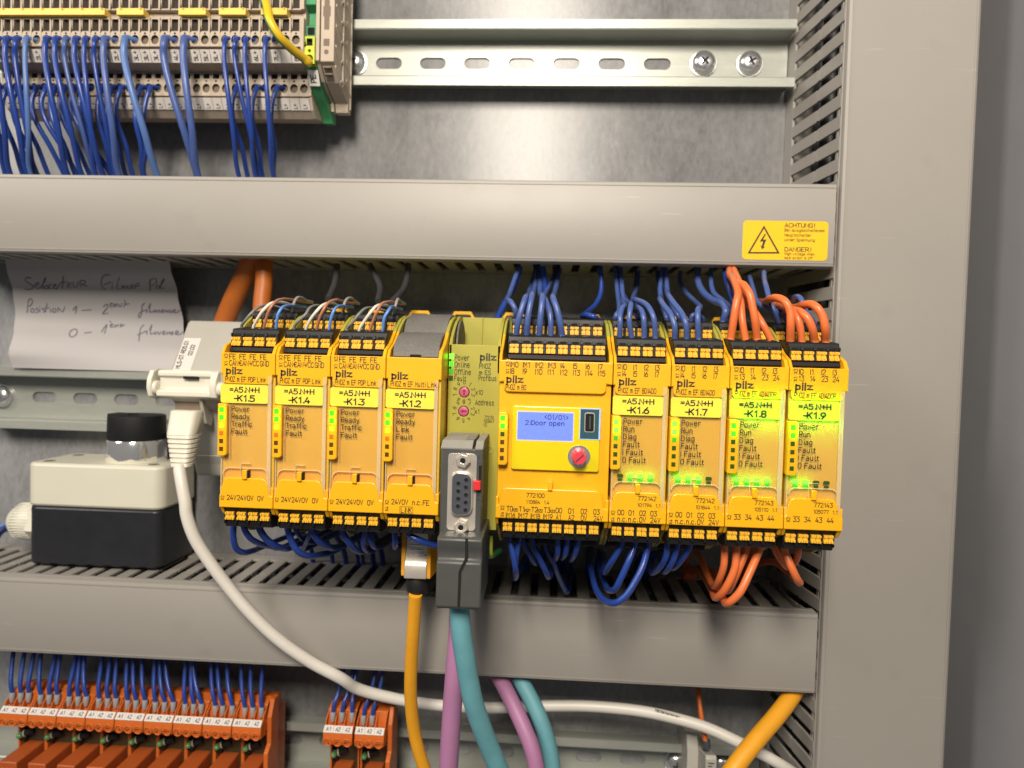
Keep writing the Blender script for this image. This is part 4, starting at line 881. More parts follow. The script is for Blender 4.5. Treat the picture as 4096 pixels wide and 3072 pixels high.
for (cx_, cy_), ang in (((880, 897), 0), ((876, 1018), 92)):
    c0 = at('5', cx_, cy_, HE)
    dl = build('rotary_dial', MB().lathe((c0[0], HE-.5, c0[2]), (0, 1, 0), [(1.95, 0), (1.95, .75), (1.7, .85), (.1, .85)], 'pink', 24), t)
    build('dial_rim', MB().lathe((c0[0], HE-.5, c0[2]), (0, 1, 0), [(2.3, 0), (2.3, .6), (1.9, .6)], 'void', 24), dl)
    a = math.radians(ang); pts = [(-.32,-1.3),(.32,-1.3),(.32,.2),(.8,.2),(0,1.25),(-.8,.2),(-.32,.2)]
    build('arrow', MB().add([(c0[0]+p*math.cos(a)-q*math.sin(a), HE+.42, c0[2]+p*math.sin(a)+q*math.cos(a)) for p, q in pts], [tuple(range(7))], 'pinkd'), dl, smooth=0)
c0 = at('G', 1187, 390, HE); build('rivet', MB().lathe((c0[0], HE-.3, c0[2]), (0, 1, 0), [(1.55, 0), (1.55, .45), (1.3, .5), (1.1, .38), (.3, .38), (.2, .5), (.05, .5)], 'olive', 20), t)
p = plug(t, x+17.2, 1, False, False, hs=-16)
# ================================================================== HOUSING OF THE FIELDBUS PLUG (9 pin)
t = thing('bus_connector', 'dark grey nine pin bus connector plugged into the olive module, red slider at the side', 'connector', (100, 105, -50))
mb = MB(); mb.box(92.0, 108.1, 106, 132, -55, -20.2, 'dsub')
mb.px([(110,-52),(140.6,-52),(142,-53),(141.2,-56.5),(140.4,-58),(140.6,-60.5),(142,-61.5),(142.4,-78),(141,-79),(112,-78)], 92.8, 109.6, 'dsub')
build('hood', mb, t, bevel=.6, smooth=35)
mb = MB(); mb.px([(106,-17.0),(128,-17.6),(132.4,-20.0),(132.2,-20.6),(106,-20.4)], 92.0, 104.0, 'dsubtop'); mb.px([(106,-17.0),(128,-17.6),(132.4,-20.0),(132.2,-20.6),(106,-20.4)], 105.2, 108.1, 'dsubtop')
for j in range(4): mb.box(100.5, 104.3, 112+j*4, 113.2+j*4, -17.5, -17.1-.1*j, 'dsub')
build('lid', mb, t, bevel=.3, smooth=0)
def gp(x_, y_, h=132): return at('G', x_, y_, h)
A = gp(527, 440); B = gp(950, 1655); B2 = at('H', 1345, 255, 132)
fl = build('flange', MB().ph(rrect(A[0], B[0], B2[2], A[2], 1.5), 131, 132.2, 'nickel'), t, bevel=.1)
c0 = gp(748, 1075)
def dshape(w_, h_, off=.6, r=1.6):
    # D outline, slightly narrower on the right
    l, rr, b, tp = c0[0]-w_/2, c0[0]+w_/2, c0[2]-h_/2, c0[2]+h_/2
    o = rrect(l, rr, b, tp, min(w_, h_)/3.0, 6)
    return [(px_, pz_*1.0-(off*((px_-l)/w_)*(1 if pz_ > c0[2] else -1))) for px_, pz_ in o]
build('shell', MB().ph(dshape(8.9, 17.6), 132.2, 132.7, 'nickel').ph(dshape(8.1, 16.9), 132.2, 134.4, 'nickel'), fl, bevel=.25)
ins = MB().ph(dshape(7.3, 16.0), 134, 134.6, 'slate'); build('insulator', ins, fl)
mb = MB()
for (x_, y_) in ((810,865),(805,980),(805,1103),(800,1222),(797,1342),(686,920),(683,1042),(682,1162),(677,1280)):
    q = gp(x_, y_, 134.6); mb.lathe((q[0], 134.4, q[2]), (0, 1, 0), [(1.02, 0), (1.02, .28), (.78, .32), (.72, .1)], 'slate', 14); mb.disc(q[0], 134.75, q[2], .74, .74, 'void')
build('contact_holes', mb, fl)
for n_, x_, y_ in (('G', 757, 562), ('H', 1120, 195)):
    q = at(n_, x_, y_, 134); mb = MB(); mb.lathe((q[0], 132, q[2]), (0, 1, 0), [(2.95, 0), (2.95, 1.9), (2.5, 2.5), (1.1, 2.5), (1.0, 1.0), (.1, 1.0)], 'nickel', 6)
    mb.disc(q[0], 134.66, q[2], 1.0, 1.0, 'void'); build('hex_nut', mb, fl, bevel=.15, smooth=0)
A = gp(950, 868); B = gp(1040, 1018); build('slider', MB().box(A[0]-.5, B[0], 130, 134.2, B[2], A[2], 'red'), t, bevel=.2)
A = gp(1010, 640); B = gp(1045, 1050); build('slider_slot', MB().box(A[0], B[0], 131, 132.06, B[2], A[2], 'void'), t)
mb = MB()
for s, yb, yt in (('On', 610, 455), ('Off', 1310, 1075)):
    A = gp(1050, yb); B = gp(1050, yt); mb.text3(s, (A[0], 132.1, A[2]), (0, 0, 1), (-1, 0, 0), 1.9, 'slate', width=B[2]-A[2])
build('lettering', mb, t, smooth=0)
def hp(x_, y_, h=142.3): q = at('H', x_, y_, h); return (q[0], q[2])
mb = MB(); pl = [hp(1210, 370), hp(1205, 690), hp(1105, 895), hp(1085, 1450)]
mb.stroke(pl, 1.0, 142.5, 'void'); build('housing_seam', mb, t, smooth=0)
# ================================================================== WIRES AT THE MODULES
ga = 'thin wires on top of the three leftmost modules'
base5 = {
 'grey': ('grey', [('A',500,640,110),('A',500,600,110.5),('A',560,520,112),('A',660,400,112),('A',760,320,109),('A',880,280,103),('A',1000,290,95),('A',1200,350,88),('A',1300,400,80)], .62),
 'white': ('white', [('A',680,650,110),('A',690,610,110.5),('A',760,480,112),('A',850,350,113),('A',950,260,111),('A',1080,230,104),('A',1200,250,95),('A',1300,280,84),('A',1450,300,72)], .66),
 'brown': ('brown', [('A',852,650,110),('A',855,620,110.5),('A',890,480,112),('A',950,330,113),('A',1040,220,111),('A',1150,185,105),('A',1280,190,95),('A',1450,220,80),('A',1620,240,65)], .62),
 'light blue': ('sky', [('A',1048,655,110),('A',1050,620,110.5),('A',1070,440,112),('A',1130,330,111),('A',1210,290,105),('A',1350,290,92),('A',1520,305,75)], .66),
 'pale grey': ('ferrule', [('A',1313,400,91),('A',1315,370,92),('A',1325,250,95),('A',1370,170,92),('A',1440,160,85),('A',1530,210,75),('A',1620,235,65)], .64)}
for k, n_ in ((0, 5), (1, 4), (2, 3)):
    for nm, (mk, pts, r) in base5.items():
        P = [Vector(at(*p)) for p in pts]; j = random.Random(k*7+len(nm))
        P = [p+Vector((22.5*k, 0, 0))+(Vector((j.uniform(-1, 1), j.uniform(-1, 1), j.uniform(-.5, .9)))*(0 if (i < 2 or k == 0) else .22*i*(.6 if i > 4 else 1)*.6)) for i, p in enumerate(P)]
        src = 'rear' if nm == 'pale grey' else 'front'
        wire(nm.replace(' ', '_')+'_wire', 'thin %s wire arching from the %s plug of -K1.%d' % (nm, src, n_), [tuple(p) for p in P], r, mk, ga, n=8)
gd = 'dark cables running down from the upper duct behind the modules'
for i, (lab, pts) in enumerate((('thin dark grey cable hanging behind module -K1.4', [('5',75,90,45),('5',72,140,46),('5',60,220,52),('5',20,310,62)]),
     ('thin dark grey cable hanging behind module -K1.3', [('5',280,90,45),('5',305,140,46),('5',348,230,52),('5',335,325,62)]),
     ('thin dark grey cable hanging behind module -K1.2', [('5',525,90,45),('5',522,150,47),('5',500,240,54),('5',420,330,68)]))):
    wire('grey_cable', lab, pts, 1.6, 'dgrey', gd, 'cable')
gb = 'blue wires on top of the modules'
def sink(pts):
    top = [i for i, p in enumerate(pts) if p[3] >= 98]
    if not top: return pts
    a, b = top[0], top[-1]; out = []
    for i, p in enumerate(pts):
        if (i > b and a < len(pts)/2) and p[3] < 95: p = p[:3]+(26+(p[3]-40)*.62,)
        out.append(p)
    return out
def WB(lab, pts, r=1.2, k='blued', g=gb, nm='blue_wire'): return wire(nm, lab, sink(pts), r, k, g)
def fr(n): return 'blue wire in the front top plug of %s, '+n
BO = 'the display module'
WB('blue wire at the front display module plug, leftmost of its five', [('B',408,790,110),('B',415,750,110),('B',440,560,112),('B',500,340,112),('B',550,190,110),('B',570,150,104),('B',600,130,90),('B',640,0,62),('5',1335,110,45)], 1.25)
WB('blue wire at the front display module plug, second from the left', [('B',578,800,110),('B',580,750,110),('B',590,560,112),('B',620,350,112),('B',655,180,110),('B',668,110,103),('B',690,60,85),('5',1350,110,45)], 1.25)
WB('blue wire at the front display module plug, middle of its five', [('B',778,800,110),('B',780,760,110),('B',790,560,112),('B',810,350,112),('B',828,190,110),('B',828,135,103),('B',790,60,85),('5',1360,110,48)], 1.3)
WB('blue wire at the front display module plug, slightly kinked fourth one', [('B',960,800,110),('B',960,760,110),('B',960,560,111),('B',945,400,110),('B',905,270,107),('B',880,200,100),('B',880,80,80),('5',1475,110,45)], 1.2)
WB('blue wire at the front display module plug, rightmost of its five', [('B',1150,800,110),('B',1140,760,110),('B',1110,560,112),('B',1060,350,112),('B',1010,205,110),('B',995,150,103),('B',1030,60,85),('5',1485,110,45)], 1.3)
WB('dusty blue wire from the rear display module plug, bending left', [('B',412,520,89),('B',410,480,90),('B',400,350,93),('B',340,240,92),('B',285,195,86),('B',310,100,65),('5',1225,110,45)])
WB('dark blue wire in the shadow left of the display module', [('5',1232,110,45),('5',1200,220,48),('5',1130,350,54),('5',1085,440,60)], 1.5, 'blue')
WB('dark blue wire in the shadow behind the bent wires of the display module', [('5',1378,110,42),('5',1388,200,44),('5',1385,300,50),('5',1360,400,58)], 1.5, 'blue')
WB('low blue wire loop at the right end of the rear display module plug', [('B',1695,530,89),('B',1690,505,90),('B',1640,462,93),('B',1540,437,91),('B',1450,455,80),('B',1530,390,62),('B',1680,250,52),('B',1755,60,48),('5',1740,105,44)], 1.25, 'blue')
WB('blue front wire on module -K1.6, leftmost of four', [('P',252,1000,110),('P',250,980,110),('P',255,800,112),('P',255,700,111),('P',285,605,107),('P',312,590,102),('P',270,480,75),('P',230,330,50),('P',200,100,40)], 1.12)
WB('blue front wire on module -K1.6, second of four', [('P',402,1000,110),('P',400,980,110),('P',370,760,112),('P',385,600,110),('P',392,560,104),('P',330,500,80),('P',270,350,52),('P',250,100,40)], 1.12)
WB('blue front wire on module -K1.6, third of four', [('P',560,1000,110),('P',560,980,110),('P',555,760,112),('P',535,660,110),('P',490,605,104),('P',440,560,85),('P',450,350,52),('P',470,100,40)], 1.12)
WB('blue front wire on module -K1.6, rightmost and highest of four', [('P',702,1000,110),('P',700,980,110),('P',680,740,112),('P',620,605,109),('P',540,535,102),('P',460,505,95),('P',420,470,80),('P',470,320,52),('P',490,100,40)], 1.15)
WB('dusty blue rear wire on module -K1.6, at its left end', [('P',180,800,88),('P',185,770,88),('P',205,700,90),('P',240,640,80),('P',220,400,50),('P',190,100,38)], 1.1)
WB('dusty blue rear wire on module -K1.6, in its middle', [('P',490,800,88),('P',490,770,88),('P',470,700,90),('P',430,670,80),('P',300,500,55),('P',260,100,38)], 1.2)
WB('blue front wire on module -K1.7, leftmost of three', [('P',945,1010,110),('P',945,990,110),('P',945,840,112),('P',895,690,110),('P',810,580,104),('P',765,510,96),('P',760,440,80),('P',740,300,55),('P',720,100,42)], 1.2)
WB('blue front wire on module -K1.7, middle and longest of three', [('P',1095,1010,110),('P',1095,990,110),('P',1085,800,112),('P',1035,680,109),('P',940,555,103),('P',880,470,96),('P',840,380,80),('P',800,250,58),('P',790,100,42)], 1.2)
WB('blue front wire on module -K1.7, short and upright', [('P',1247,1010,110),('P',1245,990,110),('P',1237,760,112),('P',1237,640,110),('P',1262,610,102),('P',1200,520,80),('P',1080,400,60),('P',1010,250,48),('P',1030,90,42)], 1.2)
WB('blue rear wire on module -K1.7, at its left end', [('P',850,800,88),('P',850,770,88),('P',838,712,88),('P',800,600,70),('P',760,350,50),('P',800,90,40)], 1.2)
WB('blue rear wire on module -K1.7, behind two long wires', [('P',1012,800,88),('P',1010,770,88),('P',985,690,90),('P',935,640,84),('P',855,400,55),('P',830,90,40)], 1.2)
WB('short blue wire arching low over the rear top plug of module -K1.7', [('P',1150,800,88),('P',1150,765,88),('P',1165,705,89),('P',1220,690,88),('P',1290,730,86),('P',1300,800,84)], 1.0)
WB('thick blue wire bending into the rear top plug of module -K1.8', [('P',1555,790,88),('P',1560,770,88),('P',1592,650,90),('P',1550,560,84),('P',1430,510,72),('P',1300,400,58),('P',1235,250,48),('P',1240,90,42)], 1.6)
WB('blue wire just left of the orange wires of module -K1.8', [('P',1650,790,87),('P',1660,700,87),('P',1640,600,85),('P',1560,520,74),('P',1430,400,58),('P',1400,200,46),('P',1410,90,42)], 1.2)
WB('blue wire passing behind the orange wires of module -K1.8, up into the duct', [('P',1720,790,87),('P',1712,620,88),('P',1655,420,84),('P',1600,270,66),('P',1575,90,45)], 1.3, 'blue')
WB('long blue wire running from the duct behind both groups of orange wires', [('E',150,-60,50),('E',165,0,58),('E',215,180,70),('E',265,340,80),('E',340,405,84),('E',470,462,88),('E',640,522,92),('E',730,610,93),('E',760,700,92)], 1.15, 'blued')
WB('blue wire standing in front of the first orange bend of module -K1.9', [('E',380,-120,62),('E',385,0,74),('E',412,100,86),('E',472,330,92),('E',550,520,94),('E',600,690,92)], 1.15)
WB('short hooked blue wire between the orange bends of module -K1.9', [('E',830,330,70),('E',880,265,88),('E',950,285,95),('E',1000,380,97),('E',1040,490,97),('E',1120,600,96),('E',1185,710,92)], 1.1)
go = 'orange wires at the two rightmost modules'
def WO(lab, pts, r=1.5): return wire('orange_wire', lab, pts, r, 'orange', go)
WO('orange wire on top of module -K1.8, leftmost and tallest', [('P',1650,1010,110),('P',1655,985,110),('P',1690,750,112),('P',1720,560,112),('P',1745,430,110),('P',1700,275,100),('P',1640,190,75),('P',1640,90,50)], 1.55)
WO('orange wire on top of module -K1.8, second, carrying faint printing', [('P',1842,1010,110),('P',1835,985,110),('P',1800,780,110),('P',1780,550,107),('P',1755,420,103),('P',1720,330,92),('P',1680,230,70),('P',1650,90,50)])
WO('orange wire on top of module -K1.8, third, bowing to the right', [('P',1988,1010,110),('P',1985,985,110),('P',1960,760,113),('P',1930,600,113),('P',1890,430,112),('P',1830,330,109),('P',1760,290,102),('P',1690,220,75),('P',1670,90,50)], 1.55)
WO('orange wire on top of module -K1.8, rightmost, leaning left', [('P',2165,1010,110),('P',2150,985,110),('P',2060,820,110),('P',1970,680,107),('P',1880,560,104),('P',1830,430,99),('P',1770,300,88),('P',1690,120,60)], 1.45)
WO('orange wire on top of module -K1.9, leftmost of four', [('E',797,1000,110),('E',795,960,110),('E',800,700,113),('E',790,500,113),('E',720,350,112),('E',600,285,108),('E',480,300,100),('E',400,345,85),('E',300,340,60)], 1.6)
WO('orange wire on top of module -K1.9, second, tucked behind the first', [('E',980,1000,110),('E',975,960,110),('E',950,750,111),('E',900,580,110),('E',820,470,106),('E',700,425,98),('E',560,400,80),('E',420,330,60)])
WO('orange wire on top of module -K1.9, third of four', [('E',1190,1000,110),('E',1180,960,110),('E',1140,760,113),('E',1070,610,113),('E',980,520,111),('E',870,480,106),('E',700,480,92),('E',560,470,70)], 1.6)
WO('orange wire on top of module -K1.9, rightmost beside the upright duct', [('E',1352,1000,110),('E',1350,960,110),('E',1345,750,114),('E',1300,560,114),('E',1215,435,113),('E',1120,382,110),('E',1030,390,106),('E',900,430,92),('E',700,440,70)], 1.65)
# below the modules
gl = 'blue wires below the modules'
def dive(P): q = P[-1]; h_ = max(14, q[1]-48); return P+[(q[0]+2, (q[1]+h_)/2, q[2]-1.5), (q[0]+3, h_, q[2]-5), (q[0]+3, 11, min(q[2]-12, -100)), (q[0]+3, 10, -112)]
def WL(lab, pts, r=1.25, g=gl, k='blue', nm='blue_wire', dv=True):
    P = [at(*p) for p in pts]
    return wire(nm, lab, dive(P) if dv else P, r, k, g)
R5, R4, R3 = 'module -K1.5', 'module -K1.4', 'module -K1.3'
WL('blue wire under module -K1.5, lowest loop at its left', [('R',180,20,108),('R',180,80,108),('R',180,180,107),('R',208,280,104),('R',270,318,100),('R',360,305,90),('R',450,270,75)], 1.35)
WL('blue wire under module -K1.5, second from its left edge', [('R',280,30,108),('R',290,90,108),('R',340,170,106),('R',430,228,100),('R',560,262,90),('R',640,275,80)], 1.3)
WL('blue wire under module -K1.5, third from its left edge', [('R',430,40,108),('R',440,90,108),('R',500,182,106),('R',590,250,103),('R',690,280,96),('R',760,265,85)], 1.45)
WL('blue wire under module -K1.4, forming the lowest loop there', [('R',710,50,108),('R',720,110,108),('R',760,220,107),('R',825,315,105),('R',920,355,100),('R',1040,340,90),('R',1160,310,75)], 1.4)
WL('blue wire under module -K1.4, thin one behind the low loop', [('R',795,50,104),('R',800,100,104),('R',840,170,100),('R',900,210,94),('R',980,220,84)], 1.0)
WL('blue wire under module -K1.4, leaning left behind its plug', [('R',950,60,106),('R',940,120,106),('R',900,210,100),('R',872,290,90)], 1.1)
WL('blue wire under module -K1.4, at its right end', [('R',950,60,108),('R',965,120,108),('R',1020,205,106),('R',1110,262,100),('R',1210,265,85)], 1.45)
WL('blue wire under module -K1.3, leftmost of its group', [('R',1250,70,108),('R',1260,130,108),('R',1320,225,106),('R',1380,292,101),('R',1460,310,92)], 1.4)
WL('blue wire under module -K1.3, middle of its group', [('R',1480,80,108),('R',1470,140,108),('R',1458,235,105),('R',1490,300,98),('R',1550,300,88)], 1.2)
WL('blue wire under module -K1.3, rightmost of its group', [('R',1470,80,106),('R',1490,130,106),('R',1535,220,104),('R',1595,270,95)], 1.3)
WL('blue wire under module -K1.2, hanging beside the yellow network plug', [('R',1770,80,106),('R',1770,150,106),('R',1772,220,105),('R',1775,270,98)], 1.3)
WL('blue wire under module -K1.2, crossing over the metal network plug', [('H',280,250,112),('H',310,320,112),('H',450,392,112),('H',600,447,110),('H',790,500,106),('H',900,540,96)], 1.4, dv=False)
WL('blue wire under the display module, leftmost, hanging straight down', [('Q',330,140,108),('Q',340,200,108),('Q',370,320,109),('Q',397,470,108),('Q',407,545,101),('Q',395,570,90)])
WL('blue wire under the display module, second, joining the leftmost one', [('Q',445,140,108),('Q',435,200,108),('Q',412,320,108),('Q',400,450,104),('Q',395,540,90)], 1.15)
WL('blue wire under the rear display module plug, upper of two crossing', [('Q',470,180,96),('Q',490,250,96),('Q',540,350,94),('Q',600,430,85)], 1.1)
WL('blue wire under the rear display module plug, slanting to the right', [('Q',560,180,97),('Q',575,250,97),('Q',625,360,97),('Q',690,490,95),('Q',725,560,87)], 1.35)
WL('long blue wire under the display module slanting down into a duct slot', [('Q',690,200,92),('Q',705,280,90),('Q',765,400,85),('Q',830,570,72),('Q',905,710,58)], 1.25)
WL('blue wire under the display module, left one of three short loops', [('Q',808,150,108),('Q',812,210,108),('Q',815,300,107),('Q',800,368,100),('Q',790,375,88)], 1.25)
WL('blue wire under the display module, middle one of three short loops', [('Q',910,160,108),('Q',905,220,108),('Q',895,305,107),('Q',868,360,98),('Q',855,370,85)], 1.25)
WL('blue wire under the display module, right one of three short loops', [('Q',1020,170,108),('Q',1010,230,108),('Q',992,310,107),('Q',955,380,97),('Q',940,390,85)], 1.25)
WL('blue wire under module -K1.6, shortest of its three', [('Q',1455,190,108),('Q',1440,245,108),('Q',1380,350,108),('Q',1310,460,104),('Q',1270,515,94)], 1.3)
WL('blue wire under module -K1.6, middle loop reaching the duct slots', [('Q',1585,190,108),('Q',1570,250,108),('Q',1512,400,110),('Q',1440,560,110),('Q',1385,668,108),('Q',1320,690,100),('Q',1270,610,86),('Q',1230,480,70)], 1.35)
WL('blue wire under module -K1.6, longest loop hanging below the duct edge', [('Q',1710,200,108),('Q',1700,260,108),('Q',1650,450,112),('Q',1565,620,114),('Q',1480,745,115),('Q',1385,812,114),('Q',1280,795,108),('Q',1200,700,98),('Q',1155,560,85),('Q',1130,400,74)], 1.4)
WL('blue wire under module -K1.7, leftmost of three', [('Q',1895,190,108),('Q',1890,250,108),('Q',1880,350,108),('Q',1825,455,103),('Q',1735,520,90)], 1.3)
WL('blue wire under module -K1.7, middle of three', [('Q',2000,200,108),('Q',1990,260,108),('Q',1945,400,107),('Q',1865,510,98)], 1.3)
WL('blue wire under module -K1.7, rightmost of three', [('Q',2120,200,108),('Q',2110,260,108),('Q',2050,370,106),('Q',1940,475,96)], 1.25)
gu = go
def WU(lab, pts, r=1.5): return WL(lab, pts, r, go, 'orange', 'orange_wire')
WU('orange wire under module -K1.8, leftmost, looping back behind', [('9',322,230,108),('9',320,280,108),('9',314,380,108),('9',282,478,103),('9',250,510,92),('9',212,440,76),('9',180,360,64)])
WU('orange wire under module -K1.8, second from the left', [('9',400,230,108),('9',395,280,108),('9',383,400,109),('9',322,530,107),('9',268,582,100),('9',240,540,84)], 1.6)
WU('orange wire under module -K1.8, third from the left', [('9',465,240,106),('9',455,290,106),('9',410,400,107),('9',360,510,103),('9',325,540,90)])
WU('orange wire under module -K1.8, rightmost and lowest loop', [('9',550,240,108),('9',535,290,108),('9',480,420,112),('9',415,550,114),('9',345,615,111),('9',308,585,95)], 1.65)
WU('orange wire under module -K1.9 hanging with a blunt lower bend', [('9',690,250,106),('9',705,300,106),('9',742,390,108),('9',780,470,106),('9',792,485,96)], 1.6)
WU('orange wire under module -K1.9 looping close below its plug', [('9',630,250,100),('9',645,290,100),('9',682,350,98),('9',722,388,92),('9',768,350,95),('9',782,270,100)])
# ================================================================== CABLES IN FRONT
P = [at(*p) for p in [('8',572,560,97),('8',570,600,96),('8',557,800,92),('8',545,1000,88),('8',542,1200,84),('8',560,1400,80),('8',592,1550,78),('8',640,1690,76),('8',720,1850,70)]]
t = thing('network_cable', 'yellow network cable with metal plug hanging from the module labelled -K1.2', 'cable', P[0])
build('cable', MB().tube(P, 2.95, 'ycable', n=16), t, smooth=60)
a = at('H', 235, 900, 95); b = at('H', 608, 900, 95); c1 = at('H', 250, 300, 95)
x0, x1, zb, zt = a[0], b[0], at('H', 400, 990, 97)[2], at('H', 400, 250, 92)[2]
mb = MB(); mb.px([(86,zt),(94.5,zt),(95.5,zt-9.5),(97.5,zt-12),(98.6,zt-14),(98.8,zb),(86,zb)], x0+.3, x1-.3, 'nickel')
pl_ = build('plug_shell', mb, t, bevel=.3, smooth=30)
mb = MB()
for y in (415, 482, 550, 613):
    q0 = at('H', 310, y, 95.5); q1 = at('H', 520, y, 95.5); hh = 94.5+(zt-q0[2])/9.5
    mb.lathe(((q0[0]), hh-.1, q0[2]), (1, 0, 0), [(.05, 0), (.45, .2), (.45, q1[0]-q0[0]-.2), (.05, q1[0]-q0[0])], 'chrome', 10)
build('grip_ribs', mb, pl_, smooth=50)
mb = MB()
mb.pz([(x0-1.5,85),(x0-1.5,96.2),(x0+.3,96.2),(x0+.3,85)], zb+.3, zt, 'ycable'); mb.pz([(x1-.3,85),(x1-.3,97.4),(x1+1.2,97.4),(x1+2.6,84),(x1+2.6,80)], zb-.2, zt-5.5, 'ycable')
build('latch_wings', mb, t, bevel=.3, smooth=0)
cz = at('H', 410, 1320, 97); c0 = at('H', 408, 1000, 95)
build('strain_boot', MB().lathe((c0[0], 92.5, c0[2]+.6), (cz[0]-c0[0], 1.0, cz[2]-c0[2]), [(4.6, 0), (4.9, 2.5), (4.8, 6.0), (4.2, 7.9), (3.0, 8.8)], 'black', 24), t, smooth=50)
# bus cables
P = [at(*p) for p in [('8',850,560,131),('8',850,640,131),('8',862,800,131),('8',884,950,130),('8',908,1100,128),('8',940,1250,126),('8',990,1400,123),('8',1045,1540,120),('8',1095,1659,118),('8',1180,1850,112)]]
tag(build('bus_cable', MB().tube(P, 4.0, 'teal', n=20), base=P[0], smooth=60), 'thick teal cable coming straight out of the dark grey bus connector', 'cable', 'teal bus cables')
P = [at(*p) for p in [('8',846,560,122),('8',846,640,122),('8',842,800,122),('8',830,950,122),('8',818,1100,122),('8',806,1250,121),('8',793,1450,120),('8',780,1659,119),('8',770,1850,117)]]
tag(build('bus_cable', MB().tube(P, 3.9, 'purple', n=20), base=P[0], smooth=60), 'purple cable hanging from the bus connector, half behind the teal one', 'cable', 'purple bus cables')
P = [at(*p) for p in [('8',1010,900,34),('8',1050,1000,42),('8',1115,1110,52),('8',1185,1250,60),('8',1255,1400,66),('8',1312,1550,70),('8',1338,1680,72),('8',1350,1850,74)]]
tag(build('bus_cable', MB().tube(P, 3.9, 'purple', n=20), base=P[0], smooth=60), 'purple cable emerging from beneath the lower duct beside a teal one', 'cable', 'purple bus cables')
P = [at(*p) for p in [('8',1140,900,34),('8',1185,1000,42),('8',1240,1110,52),('8',1315,1250,58),('8',1378,1400,62),('8',1420,1550,64),('8',1440,1680,66),('8',1448,1850,68)]]
tag(build('bus_cable', MB().tube(P, 4.0, 'teal', n=20), base=P[0], smooth=60), 'teal cable emerging from beneath the lower duct right of the purple one', 'cable', 'teal bus cables')
P = [at(*p) for p in [('9',835,1020,40),('9',795,1110,46),('9',735,1215,54),('9',640,1340,62),('9',520,1480,70),('9',380,1659,78),('9',250,1850,84),('9',60,2150,92)]]
tag(build('network_cable', MB().tube(P, 4.2, 'ycable', n=20), base=P[0], smooth=60), 'thick yellow cable slanting down beside the upright duct at lower right', 'cable')
for i, (lab, pts, r) in enumerate((('fat orange cable leaning left behind the leftmost module', [('4',1625,-40,40),('4',1590,60,38),('4',1530,200,34),('4',1465,340,30),('4',1410,480,26),('4',1370,620,24)], 5.4),
                          ('fat orange cable standing upright behind the leftmost module', [('4',1660,-40,38),('4',1668,60,40),('4',1668,200,42),('4',1655,340,44),('4',1650,480,46),('4',1650,640,46)], 4.4))):
    P = [at(*p) for p in pts]; tag(build('orange_cable', MB().tube(P, r, 'dorange', n=18), base=P[0], smooth=60), lab, 'cable', 'fat orange cables behind the modules')
# ================================================================== WHITE PATCH CABLE + COUPLER
P = [at(*p) for p in [('J',440,1290,74),('J',440,1330,75),('4',1150,1480,77),('4',1172,1600,78),('7',1180,60,78),('7',1228,200,77),('7',1320,350,75),('7',1432,500,73),('7',1565,660,71),('7',1750,840,68),('7',1955,985,64),('7',2160,1095,60),('8',200,1155,54),('8',450,1222,47),('8',700,1260,42),('8',1000,1278,38),('8',1250,1272,36),('8',1450,1266,36),('8',1700,1270,37),('8',2000,1300,39),('8',2212,1345,41),('9',200,1402,44),('9',400,1492,48),('9',600,1595,50),('9',740,1680,48),('9',900,1800,42)]]
t = thing('patch_cable', 'white network patch cable with ribbed boot sweeping across the lower duct', 'cable', P[0])
build('cable', MB().tube(P, 2.85, 'cablew', n=16, sub=8), t, smooth=60)
mb = MB()
for i in range(16):
    u = i/15; q = at('8', 2090+10*i, 1289+3.1*i+(i%3), 43.2); mb.box(q[0]-.16-(i%3)*.12, q[0]+.2, q[1], q[1]+.1, q[2]-.5, q[2]+.5, 'bprint')
build('jacket_print', mb, t, smooth=0)
A, B = Vector(at('J', 455, 870, 66)), Vector(at('J', 440, 1300, 74)); d = (B-A).normalized()
def rr_tube(mb, secs, k):     # rounded-rectangle sections (centre, half x, half h)
    n = 16; vs = []; fs = []
    for c, hx, hy in secs:
        for i in range(n):
            a = 2*math.pi*i/n; ca, sa = math.cos(a), math.sin(a); e = .45
            vs.append((c[0]+hx*math.copysign(abs(ca)**e, ca), c[1]+hy*math.copysign(abs(sa)**e, sa), c[2]))
    for j in range(len(secs)-1):
        for i in range(n): fs.append((j*n+i, j*n+(i+1)%n, (j+1)*n+(i+1)%n, (j+1)*n+i))
    fs.append(tuple(range(n))); fs.append(tuple((len(secs)-1)*n+i for i in range(n)))
    mb.add(vs, fs, k)
mb = MB(); T0 = Vector(at('J', 510, 668, 62)); T1 = Vector(at('J', 452, 935, 67))
hx0 = (at('J', 660, 670, 62)[0]-at('J', 350, 670, 62)[0])/2
T0b = T0+Vector((-.2, -3, 0)); T1b = T1+Vector((0, -3.5, 0))
rr_tube(mb, [(T0b, hx0*.97, 6.2), (T0b+Vector((0, .2, -.5)), hx0, 6.6), (T1b, hx0*.95, 6.8), (T1b+Vector((0, 0, -.3)), hx0*.9, 6.4)], 'plugw'); pb = build('plug_body', mb, t, smooth=50)
mb = MB(); secs = []
E1 = Vector(at('J', 440, 1305, 74))+Vector((0, -2.5, 0))
NR = 7
for i in range(NR):
    for f_, e_ in ((0, .93), (.12, 1.0), (.72, 1.0), (.84, .93), (.86, .84), (.99, .84)):
        u = (i+f_)/NR; c = T1b.lerp(E1, u); s_ = 1-.38*u
        secs.append((c, hx0*.97*s_*e_, 6.6*s_*e_))
rr_tube(mb, secs, 'plugw'); build('ribbed_boot', mb, t, smooth=35)
